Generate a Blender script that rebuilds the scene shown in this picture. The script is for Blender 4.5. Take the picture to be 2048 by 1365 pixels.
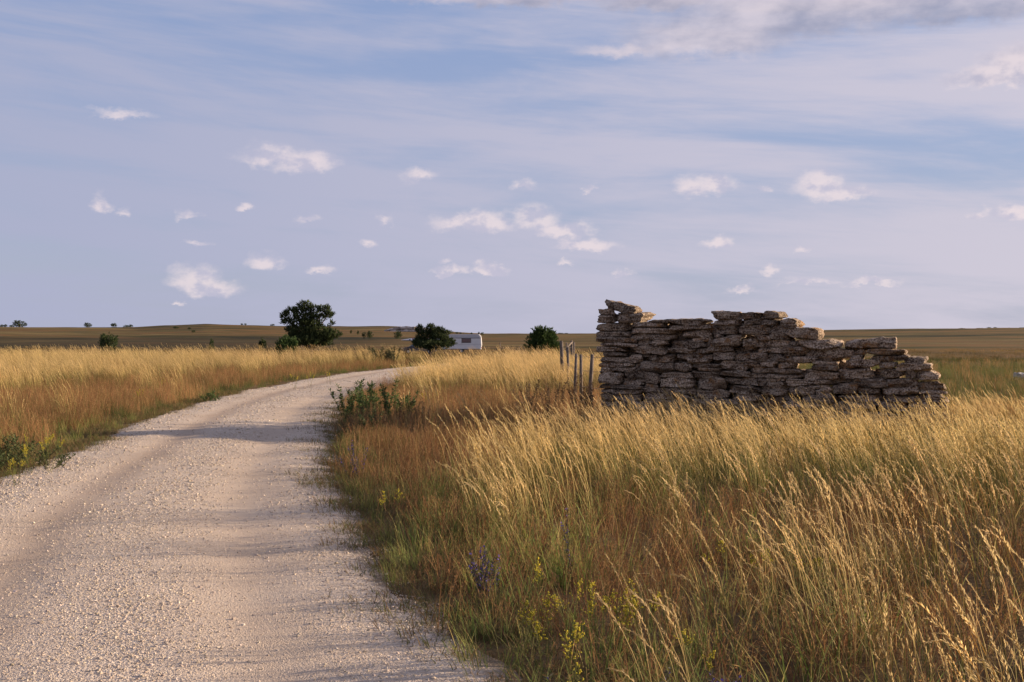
import bpy, math
import numpy as np
from mathutils import Vector, Matrix, Euler

for o in list(bpy.data.objects):
    bpy.data.objects.remove(o)
S = bpy.context.scene
COL = S.collection
R = math.radians
F = 2300.0            # focal length in pixels of the 2048 px wide photograph
EYE = 1.6
HROW = 667.0          # row of the eye-level line

# ------------------------------------------------------------------ camera
cam_d = bpy.data.cameras.new('camera')
cam_d.sensor_width = 36.0
cam_d.lens = F / 2048 * 36.0
cam_d.clip_start = 0.05
cam_d.clip_end = 20000
cam = bpy.data.objects.new('camera', cam_d)
COL.objects.link(cam)
cam.location = (0, 0, EYE)
cam.rotation_euler = (R(90) - math.atan((682.5 - HROW) / F), 0, 0)
S.camera = cam

# ------------------------------------------------------------------ light
SUN_EL = R(12.6)
SUN_AZ = R(16)        # measured from +X (camera right) towards +Y (away from camera)
sdir = Vector((math.cos(SUN_EL) * math.cos(SUN_AZ), math.cos(SUN_EL) * math.sin(SUN_AZ), math.sin(SUN_EL)))
sun_d = bpy.data.lights.new('sun', 'SUN')
sun_d.energy = 5.0
sun_d.angle = R(0.6)
sun_d.color = (1.0, 0.80, 0.57)
sun = bpy.data.objects.new('sun', sun_d)
COL.objects.link(sun)
sun.rotation_euler = sdir.to_track_quat('Z', 'Y').to_euler()
sun.location = (60, 20, 40)

vs = S.view_settings
vs.view_transform = 'Standard'
vs.look = 'None'
vs.exposure = 1.2
vs.gamma = 1.0
vs.use_curve_mapping = False
S.cycles.max_bounces = 5
S.cycles.diffuse_bounces = 2
S.cycles.transmission_bounces = 3
S.cycles.glossy_bounces = 2

W = bpy.data.worlds.new('World')
S.world = W
W.use_nodes = True
W.cycles.sampling_method = 'MANUAL'
W.cycles.sample_map_resolution = 256
nt = W.node_tree
nt.nodes.clear()


class NB:
    """small helper to write node trees"""
    def __init__(self, nt):
        self.nt = nt

    def n(self, typ, **kw):
        nd = self.nt.nodes.new(typ)
        for k, v in kw.items():
            setattr(nd, k, v)
        return nd

    def put(self, sock, v):
        if isinstance(v, bpy.types.NodeSocket):
            self.nt.links.new(v, sock)
        elif v is not None:
            if hasattr(sock, 'default_value'):
                if sock.type == 'RGBA' and len(v) == 3:
                    v = (*v, 1)
                sock.default_value = v

    def math(self, op, a, b=None, c=None, clamp=False):
        nd = self.n('ShaderNodeMath', operation=op, use_clamp=clamp)
        self.put(nd.inputs[0], a); self.put(nd.inputs[1], b); self.put(nd.inputs[2], c)
        return nd.outputs[0]

    def vm(self, op, a, b=None, c=None):
        nd = self.n('ShaderNodeVectorMath', operation=op)
        self.put(nd.inputs[0], a); self.put(nd.inputs[1], b); self.put(nd.inputs[2], c)
        return nd.outputs['Value'] if op in ('LENGTH', 'DOT_PRODUCT', 'DISTANCE') else nd.outputs[0]

    def noise(self, vec, scale, detail=4, rough=0.5, dist=0.0, out=0):
        nd = self.n('ShaderNodeTexNoise')
        self.put(nd.inputs['Vector'], vec)
        nd.inputs['Scale'].default_value = scale
        nd.inputs['Detail'].default_value = detail
        nd.inputs['Roughness'].default_value = rough
        nd.inputs['Distortion'].default_value = dist
        return nd.outputs[out]

    def mix(self, f, a, b, blend='MIX'):
        nd = self.n('ShaderNodeMix', data_type='RGBA', blend_type=blend)
        self.put(nd.inputs[0], f); self.put(nd.inputs[6], a); self.put(nd.inputs[7], b)
        return nd.outputs[2]

    def ss(self, v, lo, hi, tolo=0.0, tohi=1.0):
        nd = self.n('ShaderNodeMapRange', interpolation_type='SMOOTHSTEP')
        self.put(nd.inputs[0], v)
        for i, q in zip((1, 2, 3, 4), (lo, hi, tolo, tohi)):
            self.put(nd.inputs[i], q)
        return nd.outputs[0]

    def ramp(self, v, stops):
        nd = self.n('ShaderNodeValToRGB')
        self.put(nd.inputs[0], v)
        cr = nd.color_ramp
        while len(cr.elements) < len(stops):
            cr.elements.new(0.5)
        for e, (p, c) in zip(cr.elements, stops):
            e.position = p; e.color = (*c, 1)
        return nd.outputs[0]

    def comb(self, x, y, z):
        nd = self.n('ShaderNodeCombineXYZ')
        self.put(nd.inputs[0], x); self.put(nd.inputs[1], y); self.put(nd.inputs[2], z)
        return nd.outputs[0]

    def sep(self, v):
        nd = self.n('ShaderNodeSeparateXYZ')
        self.put(nd.inputs[0], v)
        return nd.outputs


# ------------------------------------------------------------------ sky with clouds
b = NB(nt)
SKY_S = 0.05
sky = b.n('ShaderNodeTexSky', sky_type='NISHITA', sun_disc=False)
sky.sun_elevation = SUN_EL
sky.sun_rotation = R(90) - SUN_AZ
sky.altitude = 50
sky.air_density = 1.0
sky.dust_density = 0.6
sky.ozone_density = 2.5
gen = b.n('ShaderNodeTexCoord').outputs['Generated']
dx, dy, dz = b.sep(gen)
az = b.math('ARCTAN2', dx, dy)
hyp = b.math('SQRT', b.math('ADD', b.math('MULTIPLY', dx, dx), b.math('MULTIPLY', dy, dy)))
el = b.math('DIVIDE', dz, b.math('MAXIMUM', hyp, 0.02))
P = b.comb(az, el, 0.0)
K = 1.0 / SKY_S
def sc(c, s=1.0):
    return tuple(q * K * s * 0.60 for q in c)
# veils of thin high cloud, long in azimuth and tilted a little
veil_v = b.comb(b.math('MULTIPLY', az, 1.0), b.math('ADD', b.math('MULTIPLY', el, 5.0), b.math('MULTIPLY', az, 0.35)), 1.7)
veil1 = b.noise(veil_v, 1.9, 7, 0.58, 0.6)
veil2 = b.noise(b.vm('MULTIPLY', veil_v, (1, 1.9, 1)), 4.2, 6, 0.6, 0.4)
veil = b.math('ADD', b.math('MULTIPLY', veil1, 0.7), b.math('MULTIPLY', veil2, 0.3))
# lavender haze low down, everywhere round the horizon
low = b.ss(el, 0.30, 0.0)
base = b.mix(b.math('MULTIPLY_ADD', low, 0.15, 0.70), sky.outputs[0], b.mix(low, sc((0.245, 0.305, 0.500)), sc((0.315, 0.335, 0.450))))
side = b.ss(az, -0.5, 0.55)
veil_c = b.mix(side, sc((0.300, 0.318, 0.435)), sc((0.480, 0.445, 0.510)))
c0 = b.mix(b.math('MULTIPLY', b.ss(veil, 0.38, 0.58), 0.86), base, veil_c)
# cumulus puffs: centres given as direction, shared noise warps the outline
pn = b.noise(b.comb(b.math('MULTIPLY', az, 1.0), b.math('MULTIPLY', el, 1.6), 3.1), 26, 6, 0.62, out=1)
warp = b.vm('MULTIPLY_ADD', b.vm('SUBTRACT', pn, (0.5, 0.5, 0.5)), (0.030, 0.026, 0.0), P)
pn2 = b.noise(b.comb(az, b.math('MULTIPLY', el, 1.5), 8.0), 75, 4, 0.6, out=1)
warp = b.vm('MULTIPLY_ADD', b.vm('SUBTRACT', pn2, (0.5, 0.5, 0.5)), (0.016, 0.012, 0.0), warp)
puffs = [(545, 318, 85, 26), (605, 330, 50, 22), (240, 231, 62, 14), (388, 565, 36, 26), (425, 582, 42, 16), (530, 527, 30, 17), (640, 541, 34, 10),
         (920, 452, 44, 20), (975, 448, 44, 24), (1070, 445, 44, 28), (1120, 465, 48, 18), (1165, 495, 50, 13), (1130, 525, 22, 8),
         (905, 546, 32, 7), (978, 545, 25, 9), (893, 528, 18, 8), (1392, 375, 36, 24), (1425, 372, 36, 22), (1640, 378, 44, 24),
         (1680, 390, 50, 16), (1437, 490, 26, 11), (1605, 497, 22, 10), (1240, 548, 20, 7), (1620, 566, 60, 10), (1538, 545, 12, 18),
         (1745, 568, 60, 7), (1480, 585, 40, 7), (2040, 135, 60, 36), (1990, 160, 70, 20), (2032, 425, 35, 14), (1960, 430, 30, 13), (1045, 377, 26, 14), (1185, 380, 15, 8),
         (768, 450, 22, 13), (735, 488, 18, 10), (395, 490, 27, 10), (375, 435, 24, 13), (200, 408, 16, 22), (240, 428, 22, 11),
         (838, 358, 45, 16), (615, 443, 28, 11), (1530, 380, 16, 9), (357, 605, 12, 6), (490, 420, 20, 8),
         (1560, 45, 230, 52), (1410, 85, 150, 46), (1800, 15, 260, 42), (1080, -6, 300, 26), (1980, 22, 150, 32), (1330, 5, 120, 30), (1250, 105, 120, 20)]
FAINT = {(240, 231), (545, 318), (838, 358), (615, 443), (200, 408), (240, 428), (375, 435), (395, 490), (768, 450), (735, 488), (640, 541), (1045, 377), (1620, 566),
         (1745, 568), (1480, 585), (1538, 545), (1605, 497), (1530, 380), (1185, 380), (490, 420), (1130, 525), (893, 528), (1240, 548), (1960, 430), (1250, 105), (357, 605)}
rngs = np.random.default_rng(5)
pl = []
for px, py, rx, ry in puffs:
    a = math.atan((px - 1024) / F)
    pl.append((a, (HROW - py) / F * math.cos(a), rx / F * 1.35, ry / F * 1.55, .30 if (px, py) in FAINT else 0.0))
for k in range(24):    # the same kind of sky goes on all the way round
    a = rngs.uniform(0.55, 2 * math.pi - 0.55)
    e = rngs.uniform(0.04, 0.45)
    w_ = rngs.uniform(0.012, 0.03) * (1 + 3 * e)
    pl.append((a if a < math.pi else a - 2 * math.pi, e, w_, w_ * rngs.uniform(0.35, 0.55), rngs.choice([0.0, .45])))
dist = None
for a, e, rx, ry, off_ in pl:
    v = b.vm('MULTIPLY_ADD', warp, (1 / rx, 1 / ry, 0), (-a / rx, -e / ry, 0))
    v = b.vm('MINIMUM', v, b.vm('MULTIPLY', v, (1, 1.9, 1)))      # flatter base
    l = b.vm('LENGTH', v)
    if off_:
        l = b.math('ADD', l, off_)
    dist = l if dist is None else b.math('MINIMUM', dist, l)
dens = b.ss(dist, 1.22, 0.30)
# puffs high in the frame are seen more from below: greyer
high = b.ss(el, 0.17, 0.27)
lv = b.comb(az, b.math('MULTIPLY', el, 1.4), 5.0)
lumpA = b.noise(lv, 40, 5, 0.55)
lumpB = b.noise(b.vm('ADD', lv, (0.0075, 0.0095, 0.0)), 40, 5, 0.55)      # relief: the side towards the sun is brighter
lump = b.math('ADD', b.math('MULTIPLY', b.math('SUBTRACT', lumpA, lumpB), 1.5), 0.53)
lumpH = b.noise(b.comb(az, b.math('MULTIPLY', el, 2.0), 5.0), 13, 6, 0.55)
lump = b.math('ADD', b.math('MULTIPLY', lump, b.math('SUBTRACT', 1.0, high)), b.math('MULTIPLY', lumpH, high))
pc_lit = b.mix(high, sc((0.64, 0.55, 0.56)), sc((0.56, 0.49, 0.52)))
pc_grey = b.mix(high, sc((0.41, 0.39, 0.48)), sc((0.235, 0.235, 0.31)))
puff_c = b.mix(b.ss(lump, 0.30, 0.68), pc_grey, pc_lit)
c1 = b.mix(b.math('MULTIPLY', dens, 0.72), c0, puff_c)
bg = b.n('ShaderNodeBackground')
bg.inputs['Strength'].default_value = SKY_S
b.put(bg.inputs['Color'], c1)
wo = b.n('ShaderNodeOutputWorld')
nt.links.new(bg.outputs[0], wo.inputs[0])

# ------------------------------------------------------------------ helpers
def vnoise(x, y, seed=0, z=None):
    """value noise in -1..1, 2-D or 3-D, vectorised"""
    x = np.asarray(x, float); y = np.asarray(y, float)
    z = np.zeros_like(x) if z is None else np.asarray(z, float)
    def h(i, j, k):
        n = (i.astype(np.int64) * 374761393 + j.astype(np.int64) * 668265263 + k.astype(np.int64) * 2147483647 + seed * 974711) & 0x7fffffff
        n = ((n ^ (n >> 13)) * 1274126177) & 0x7fffffff
        n = (n ^ (n >> 16)) & 0xffff
        return n / 32767.5 - 1
    i, j, k = np.floor(x), np.floor(y), np.floor(z)
    u, v, w = x - i, y - j, z - k
    u, v, w = u * u * (3 - 2 * u), v * v * (3 - 2 * v), w * w * (3 - 2 * w)
    def pl_(kk):
        a = h(i, j, kk) * (1 - u) + h(i + 1, j, kk) * u
        c = h(i, j + 1, kk) * (1 - u) + h(i + 1, j + 1, kk) * u
        return a * (1 - v) + c * v
    return pl_(k) * (1 - w) + pl_(k + 1) * w


def fbm(x, y, seed=0, oct=4, z=None):
    t, a, s = 0, 1.0, 0
    for o in range(oct):
        t = t + a * vnoise(np.asarray(x) * 2 ** o, np.asarray(y) * 2 ** o, seed + o * 17, None if z is None else np.asarray(z) * 2 ** o)
        s += a; a *= 0.5
    return t / s


def smooth(x, lo, hi):
    t = np.clip((np.asarray(x, float) - lo) / (hi - lo), 0, 1)
    return t * t * (3 - 2 * t)


# horizon rows read off the photograph, by column
HX = np.array([-2500, -600, 0, 150, 270, 330, 410, 500, 570, 640, 770, 850, 900, 970, 1190, 1500, 1700, 2048, 2600, 4500])
HY = np.array([653, 655, 655, 656, 656.5, 653, 649.5, 651.5, 653, 653.5, 653.5, 657, 664, 668, 668, 663, 660, 657.5, 656, 655])
HA = np.arctan((HX - 1024) / F)


def tz(x, y):
    x = np.asarray(x, float); y = np.asarray(y, float)
    d = np.hypot(x, y)
    a = np.arctan2(x, y)
    z = 0.05 * fbm(x / 7, y / 7, 3, 3) * smooth(d, 12, 30)
    z = z - 1.0 * smooth(d, 62, 125)
    crest = EYE + (HROW - np.interp(a, HA, HY)) / F * 900
    up = smooth(d, 320, 900)
    z = z + up * (crest + 1.0) + up * 0.5 * fbm(x / 120, y / 120, 8, 3) * smooth(d, 900, 700)
    z = z + up * 0.55 * fbm(x / 38, y / 60, 18, 3)
    z = z + 0.35 * fbm(x / 45, y / 45, 12, 3) * smooth(d, 120, 250)
    z = z - smooth(d, 1000, 5000) * 6
    return z


# road edges as functions of y
RY = np.array([-60, -30, -12, 0, 5.26, 8.46, 11, 15.7, 22.3, 29.4, 38.7, 49, 56, 64, 75, 90, 110.])
RR = np.array([18.9, 9.9, 4.65, 1.15, -0.30, -1.15, -1.76, -2.62, -3.48, -3.95, -3.80, -2.75, -1.0, 2.0, 9.0, 22., 44.])
RL = np.array([14.6, 5.8, .7, -2.1, -3.75, -4.65, -5.22, -5.85, -6.72, -7.25, -7.05, -6.0, -4.6, -2.2, 3.5, 15., 36.])


def cspline(X, Y):
    m = np.gradient(Y, X)
    def f(q):
        q = np.clip(np.asarray(q, float), X[0], X[-1])
        i = np.clip(np.searchsorted(X, q) - 1, 0, len(X) - 2)
        h = X[i + 1] - X[i]; t = (q - X[i]) / h
        return ((2 * t**3 - 3 * t**2 + 1) * Y[i] + (t**3 - 2 * t**2 + t) * h * m[i]
                + (-2 * t**3 + 3 * t**2) * Y[i + 1] + (t**3 - t**2) * h * m[i + 1])
    return f
xr, xl = cspline(RY, RR), cspline(RY, RL)


def d_right(x, y):    # distance to the right of the right road edge, negative on the road
    s = (xr(y + .5) - xr(y - .5))
    return (x - xr(y)) / np.sqrt(1 + s * s)


def d_left(x, y):
    s = (xl(y + .5) - xl(y - .5))
    return (xl(y) - x) / np.sqrt(1 + s * s)


def p2w(px, py, z=0.0):
    """a pixel of the photograph to the point on the level z"""
    dpt = (EYE - z) * F / (py - HROW)
    return ((px - 1024) / F * dpt, dpt)


def mesh_obj(name, verts, faces, mats, parent=None, smoothf=False, cols=None, midx=None, link=True):
    me = bpy.data.meshes.new(name)
    me.from_pydata([tuple(v) for v in verts], [], [tuple(f) for f in faces])
    for m in (mats if isinstance(mats, (list, tuple)) else [mats]):
        me.materials.append(m)
    if smoothf:
        me.polygons.foreach_set('use_smooth', [True] * len(me.polygons))
    if midx is not None:
        me.polygons.foreach_set('material_index', midx)
    if cols is not None:
        at = me.attributes.new('col', 'FLOAT_COLOR', 'POINT')
        at.data.foreach_set('color', np.asarray([(*c, 1) for c in cols], np.float32).ravel())
    me.update()
    o = bpy.data.objects.new(name, me)
    if link:
        COL.objects.link(o)
    if parent is not None:
        o.parent = parent
    return o


def empty(name, loc, label, cat, group=None, rz=0):
    e = bpy.data.objects.new(name, None)
    COL.objects.link(e)
    e.empty_display_size = 0.2
    e.location = loc
    e.rotation_euler = (0, 0, rz)
    e['label'] = label; e['category'] = cat
    if group:
        e['group'] = group
    return e


def tag(o, label, cat, group=None):
    o['label'] = label; o['category'] = cat
    if group:
        o['group'] = group
    return o


def material(name, rough=0.85, spec=0.2):
    m = bpy.data.materials.new(name)
    m.use_nodes = True
    t = m.node_tree
    t.nodes.clear()
    q = NB(t)
    out = q.n('ShaderNodeOutputMaterial')
    p = q.n('ShaderNodeBsdfPrincipled')
    p.inputs['Roughness'].default_value = rough
    p.inputs['Specular IOR Level'].default_value = spec
    t.links.new(p.outputs[0], out.inputs[0])
    return m, q, p, out


def bump(q, p, h, strength, dist):
    bn = q.n('ShaderNodeBump')
    bn.inputs['Strength'].default_value = strength
    bn.inputs['Distance'].default_value = dist
    q.put(bn.inputs['Height'], h)
    q.nt.links.new(bn.outputs[0], p.inputs['Normal'])


def flat_mat(name, col, rough=0.6, spec=0.3, var=0.12, scale=6.0, bumpd=0.0, metal=0.0):
    m, q, p, out = material(name, rough, spec)
    pos = q.n('ShaderNodeNewGeometry').outputs['Position']
    nz = q.noise(pos, scale, 5, 0.6)
    f = q.ss(nz, 0.3, 0.7, 1 - var, 1 + var)
    c = q.vm('SCALE', tuple(col)); sc_ = c.node
    sc_.inputs[0].default_value = tuple(col)
    q.nt.links.new(f, sc_.inputs['Scale'])
    q.put(p.inputs['Base Color'], c)
    p.inputs['Metallic'].default_value = metal
    if bumpd:
        bump(q, p, nz, 0.6, bumpd)
    return m


# ------------------------------------------------------------------ materials of the setting
def ground_material():
    m, q, p, out = material('dry_meadow_soil', 0.95, 0.05)
    pos = q.n('ShaderNodeNewGeometry').outputs['Position']
    x, y, z = q.sep(pos)
    d = q.vm('LENGTH', pos)
    # near soil under the grass
    n1 = q.noise(pos, 1.3, 6, 0.6)
    n2 = q.noise(pos, 14, 5, 0.65)
    near = q.ramp(n1, [(0.30, (0.070, 0.050, 0.026)), (0.5, (0.125, 0.078, 0.038)), (0.66, (0.175, 0.120, 0.062))])
    near = q.mix(q.math('MULTIPLY', n2, 0.5), near, (0.10, 0.066, 0.034))
    # far pasture: long patches of rust, straw and dark green, drawn out sideways
    bv = q.comb(q.math('MULTIPLY', x, 0.0055), q.math('MULTIPLY', y, 0.019), 0.3)
    bn = q.noise(bv, 1.0, 7, 0.62, 0.25)
    far = q.ramp(bn, [(0.38, (0.026, 0.026, 0.012)), (0.44, (0.080, 0.072, 0.024)), (0.475, (0.19, 0.105, 0.042)),
                      (0.515, (0.26, 0.135, 0.055)), (0.55, (0.075, 0.068, 0.024)), (0.61, (0.27, 0.18, 0.075))])
    bn2 = q.noise(q.comb(q.math('MULTIPLY', x, 0.05), q.math('MULTIPLY', y, 0.11), 0.0), 1.0, 6, 0.65)
    far = q.mix(q.ss(bn2, 0.36, 0.66, 0.0, 0.55), far, q.ramp(bn2, [(0.4, (0.052, 0.048, 0.02)), (0.62, (0.20, 0.125, 0.05))]))
    # damp green hollow on the right, dark heath on the left
    hollow = q.math('MULTIPLY', q.ss(q.math('ADD', x, q.math('MULTIPLY', n1, 6.0)), 6, 16), q.math('MULTIPLY', q.ss(y, 24, 32), q.ss(y, 105, 78)))
    far = q.mix(q.math('MULTIPLY', hollow, 0.85), far, q.ramp(bn2, [(0.36, (0.026, 0.034, 0.012)), (0.64, (0.085, 0.080, 0.026))]))
    heath = q.math('MULTIPLY', q.ss(x, -20, -60), q.math('MULTIPLY', q.ss(d, 100, 140), q.ss(d, 500, 420)))
    far = q.mix(q.math('MULTIPLY', heath, q.ss(bn2, 0.30, 0.62, 0.92, 0.45)), far, (0.034, 0.030, 0.018))
    far = q.mix(1.0, far, (0.66, 0.68, 0.66), 'MULTIPLY')
    c = q.mix(q.ss(d, 40, 85), near, far)
    # limestone showing through on the crest
    q.put(p.inputs['Base Color'], c)
    bump(q, p, q.math('ADD', n2, q.math('MULTIPLY', n1, 2)), 0.8, 0.05)
    return m


def gravel_surface():
    m, q, p, out = material('pale_limestone_gravel', 0.95, 0.08)
    pos = q.n('ShaderNodeNewGeometry').outputs['Position']
    at = q.n('ShaderNodeAttribute', attribute_name='across')
    u = at.outputs['Fac']                                   # 0 left edge .. 1 right edge
    un = q.math('ADD', u, q.math('MULTIPLY', q.math('SUBTRACT', q.noise(pos, 0.8, 4), 0.5), 0.10))
    track = q.n('ShaderNodeValToRGB')
    q.put(track.inputs[0], un)
    cr = track.color_ramp
    stops = [(0.0, .75), (0.10, .95), (0.20, .55), (0.30, .22), (0.40, .50), (0.55, .85), (0.66, .45), (0.76, .18), (0.88, .45), (1.0, .8)]
    while len(cr.elements) < len(stops):
        cr.elements.new(0.5)
    for e, (a, v) in zip(cr.elements, stops):
        e.position = a; e.color = (v, v, v, 1)
    loose = track.outputs[0]                                # how much loose stone lies there
    vo = q.n('ShaderNodeTexVoronoi', feature='F1')
    q.put(vo.inputs['Vector'], pos); vo.inputs['Scale'].default_value = 52
    vo2 = q.n('ShaderNodeTexVoronoi', feature='F1')
    q.put(vo2.inputs['Vector'], pos); vo2.inputs['Scale'].default_value = 120
    big = q.noise(pos, 0.55, 6, 0.6)
    fine = q.noise(pos, 60, 4, 0.7)
    dust = q.ramp(big, [(0.3, (0.36, 0.275, 0.208)), (0.52, (0.44, 0.342, 0.266)), (0.7, (0.48, 0.388, 0.31))])
    stone = q.mix(q.n('ShaderNodeSeparateColor').outputs[0], (0.35, 0.28, 0.225), (0.60, 0.51, 0.435))
    sepn = stone.node.inputs[0].links[0].from_node
    q.nt.links.new(vo.outputs['Color'], sepn.inputs[0])
    c = q.mix(q.math('MULTIPLY', loose, 0.8), dust, stone)
    c = q.mix(q.ss(fine, 0.35, 0.2), c, (0.30, 0.225, 0.18))
    # the damp-looking darker rut left of the middle
    rn = q.math('ADD', un, q.math('MULTIPLY', q.math('SUBTRACT', q.noise(pos, 3.5, 5, 0.7), 0.5), 0.12))
    rut = q.math('MULTIPLY', q.ss(rn, 0.21, 0.32), q.ss(rn, 0.45, 0.33))
    c = q.mix(q.math('MULTIPLY', rut, 0.32), c, (0.30, 0.205, 0.14))
    en = q.math('MULTIPLY', q.math('SUBTRACT', q.noise(pos, 2.6, 6, 0.7), 0.5), 0.30)
    soil = q.math('MAXIMUM', q.ss(q.math('ADD', u, en), 0.99, 1.07), q.ss(q.math('ADD', u, en), -0.02, -0.10))
    c = q.mix(q.math('MULTIPLY', soil, 0.85), c, q.mix(fine, (0.10, 0.070, 0.042), (0.20, 0.145, 0.095)))
    q.put(p.inputs['Base Color'], c)
    h = q.math('SUBTRACT', 1.0, vo.outputs['Distance'])
    h2 = q.math('MULTIPLY', q.math('SUBTRACT', 1.0, vo2.outputs['Distance']), 0.5)
    hh = q.math('ADD', q.math('MULTIPLY', h, q.math('ADD', q.math('MULTIPLY', loose, 1.0), 0.15)), h2)
    bump(q, p, q.math('ADD', hh, q.math('MULTIPLY', fine, 0.5)), 0.75, 0.012)
    return m


def stone_material():
    m, q, p, out = material('weathered_limestone', 0.92, 0.12)
    pos = q.n('ShaderNodeNewGeometry').outputs['Position']
    rnd = q.n('ShaderNodeObjectInfo').outputs['Random']
    off = q.vm('ADD', pos, q.comb(q.math('MULTIPLY', rnd, 37.0), 0.0, q.math('MULTIPLY', rnd, 11.0)))
    n1 = q.noise(off, 5, 7, 0.65)
    n2 = q.noise(off, 38, 5, 0.7)
    c = q.ramp(n1, [(0.34, (0.085, 0.056, 0.042)), (0.47, (0.21, 0.155, 0.122)), (0.62, (0.42, 0.335, 0.275))])
    c = q.mix(q.ss(n2, 0.46, 0.64, 0, 0.85), c, (0.58, 0.50, 0.43))      # pale crusts
    c = q.mix(q.ss(n2, 0.49, 0.38, 0, 0.9), c, (0.045, 0.032, 0.026))       # black lichen
    n3 = q.noise(q.vm('ADD', off, (3.3, 9.1, 4.4)), 3.1, 5, 0.7)
    rust = q.math('MULTIPLY', q.ss(n3, 0.53, 0.66), q.ss(n2, 0.36, 0.56))
    c = q.mix(q.math('MULTIPLY', rust, 0.85), c, (0.27, 0.125, 0.030))       # orange-brown lichen
    n4 = q.noise(q.vm('ADD', off, (13.3, 1.1, 7.4)), 6.5, 4, 0.7)
    c = q.mix(q.ss(n4, 0.63, 0.69, 0, 0.8), c, (0.52, 0.49, 0.46))           # white lichen
    tone = q.math('MULTIPLY_ADD', rnd, 0.70, 0.68)
    cc = q.vm('SCALE', c); cc_n = cc.node
    q.nt.links.new(tone, cc_n.inputs['Scale'])
    q.put(p.inputs['Base Color'], q.vm('MULTIPLY', cc, (1.06, 0.98, 0.86)))
    str_ = q.noise(q.vm('MULTIPLY', off, (1, 1, 7)), 7, 5, 0.6)
    bump(q, p, q.math('ADD', q.math('ADD', q.math('MULTIPLY', n2, 0.8), n1), q.math('MULTIPLY', str_, 0.9)), 1.0, 0.055)
    return m


def leaf_material(name, trans=0.3, tint_amt=0.25, inst=True, rough=0.7):
    """colour from the 'col' attribute, random tint for each copy, light passes through"""
    m, q, p, out = material(name, rough, 0.15)
    col = q.n('ShaderNodeAttribute', attribute_name='col').outputs['Color']
    rnd = q.n('ShaderNodeObjectInfo').outputs['Random']
    f = q.math('MULTIPLY_ADD', rnd, tint_amt * 2, 1 - tint_amt)
    c = q.vm('SCALE', col); q.nt.links.new(f, c.node.inputs['Scale'])
    if inst:
        ti = q.n('ShaderNodeAttribute', attribute_name='tint', attribute_type='INSTANCER')
        c = q.vm('MULTIPLY', c, ti.outputs['Color'])
    q.put(p.inputs['Base Color'], c)
    tr = q.n('ShaderNodeBsdfTranslucent')
    q.put(tr.inputs['Color'], c)
    mx = q.n('ShaderNodeMixShader')
    mx.inputs[0].default_value = trans
    q.nt.links.new(p.outputs[0], mx.inputs[1]); q.nt.links.new(tr.outputs[0], mx.inputs[2])
    q.nt.links.new(mx.outputs[0], out.inputs[0])
    return m


M_ground = ground_material()
M_road = gravel_surface()
M_stone = stone_material()
M_grass = leaf_material('dry_grass', 0.40)
M_leaf = leaf_material('leaf', 0.22, 0.15, inst=False)
M_pebble = leaf_material('limestone_pebble', 0.0, 0.22, rough=0.9)
M_bark = flat_mat('pine_bark', (0.11, 0.075, 0.055), 0.9, 0.1, 0.3, 9, 0.02)
M_wood = flat_mat('weathered_grey_wood', (0.13, 0.103, 0.086), 0.9, 0.1, 0.3, 14, 0.01)
M_wire = flat_mat('fence_wire', (0.16, 0.14, 0.13), 0.6, 0.3, 0.2, 20, 0, 0.5)

# ------------------------------------------------------------------ ground sheet
def build_ground():
    th = np.concatenate([np.linspace(-0.75, 0.75, 421), np.linspace(0.75, 2 * math.pi - 0.75, 121)[1:-1]])
    rr = np.concatenate([[0.0], np.geomspace(1.5, 6000, 230)])
    nT, nR = len(th), len(rr)
    A, D = np.meshgrid(th, rr)
    X, Y = D * np.sin(A), D * np.cos(A)
    Z = tz(X, Y) - 0.03
    on = (d_right(X, Y) < 0.05) & (d_left(X, Y) < 0.05) & (Y < 108) & (Y > -58)
    Z = np.where(on, Z - 0.05, Z)
    V = np.stack([X, Y, Z], -1).reshape(-1, 3)
    fs = []
    for i in range(nR - 1):
        for j in range(nT):
            j2 = (j + 1) % nT
            if i == 0:
                if True:
                    fs.append((j, nT + j2, nT + j))
            else:
                fs.append((i * nT + j, i * nT + j2, (i + 1) * nT + j2, (i + 1) * nT + j))
    fs = [f[::-1] for f in fs]
    me = bpy.data.meshes.new('ground')
    me.from_pydata(V.tolist(), [], fs)
    me.materials.append(M_ground)
    me.polygons.foreach_set('use_smooth', [True] * len(me.polygons))
    me.validate(); me.update()
    o = bpy.data.objects.new('ground', me)
    COL.objects.link(o)
    o['kind'] = 'structure'
    return o


def road_z(x, y, u):
    """surface height: cambered, two wheel tracks worn in, uneven"""
    z = tz(x, y) + 0.03 * (1 - (2 * u - 1) ** 2)
    for c, w in ((0.29, 0.09), (0.76, 0.09)):
        z = z - 0.022 * np.exp(-((u - c) / w) ** 2)
    z = z + 0.012 * fbm(x * 1.5, y * 1.5, 41, 4)
    a = np.abs(2 * u - 1)
    z = z - 0.085 * smooth(a, 0.95, 1.45) + 0.03 * fbm(x * 2.2, y * 2.2, 47, 3) * smooth(a, 0.9, 1.15)
    return z


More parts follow.
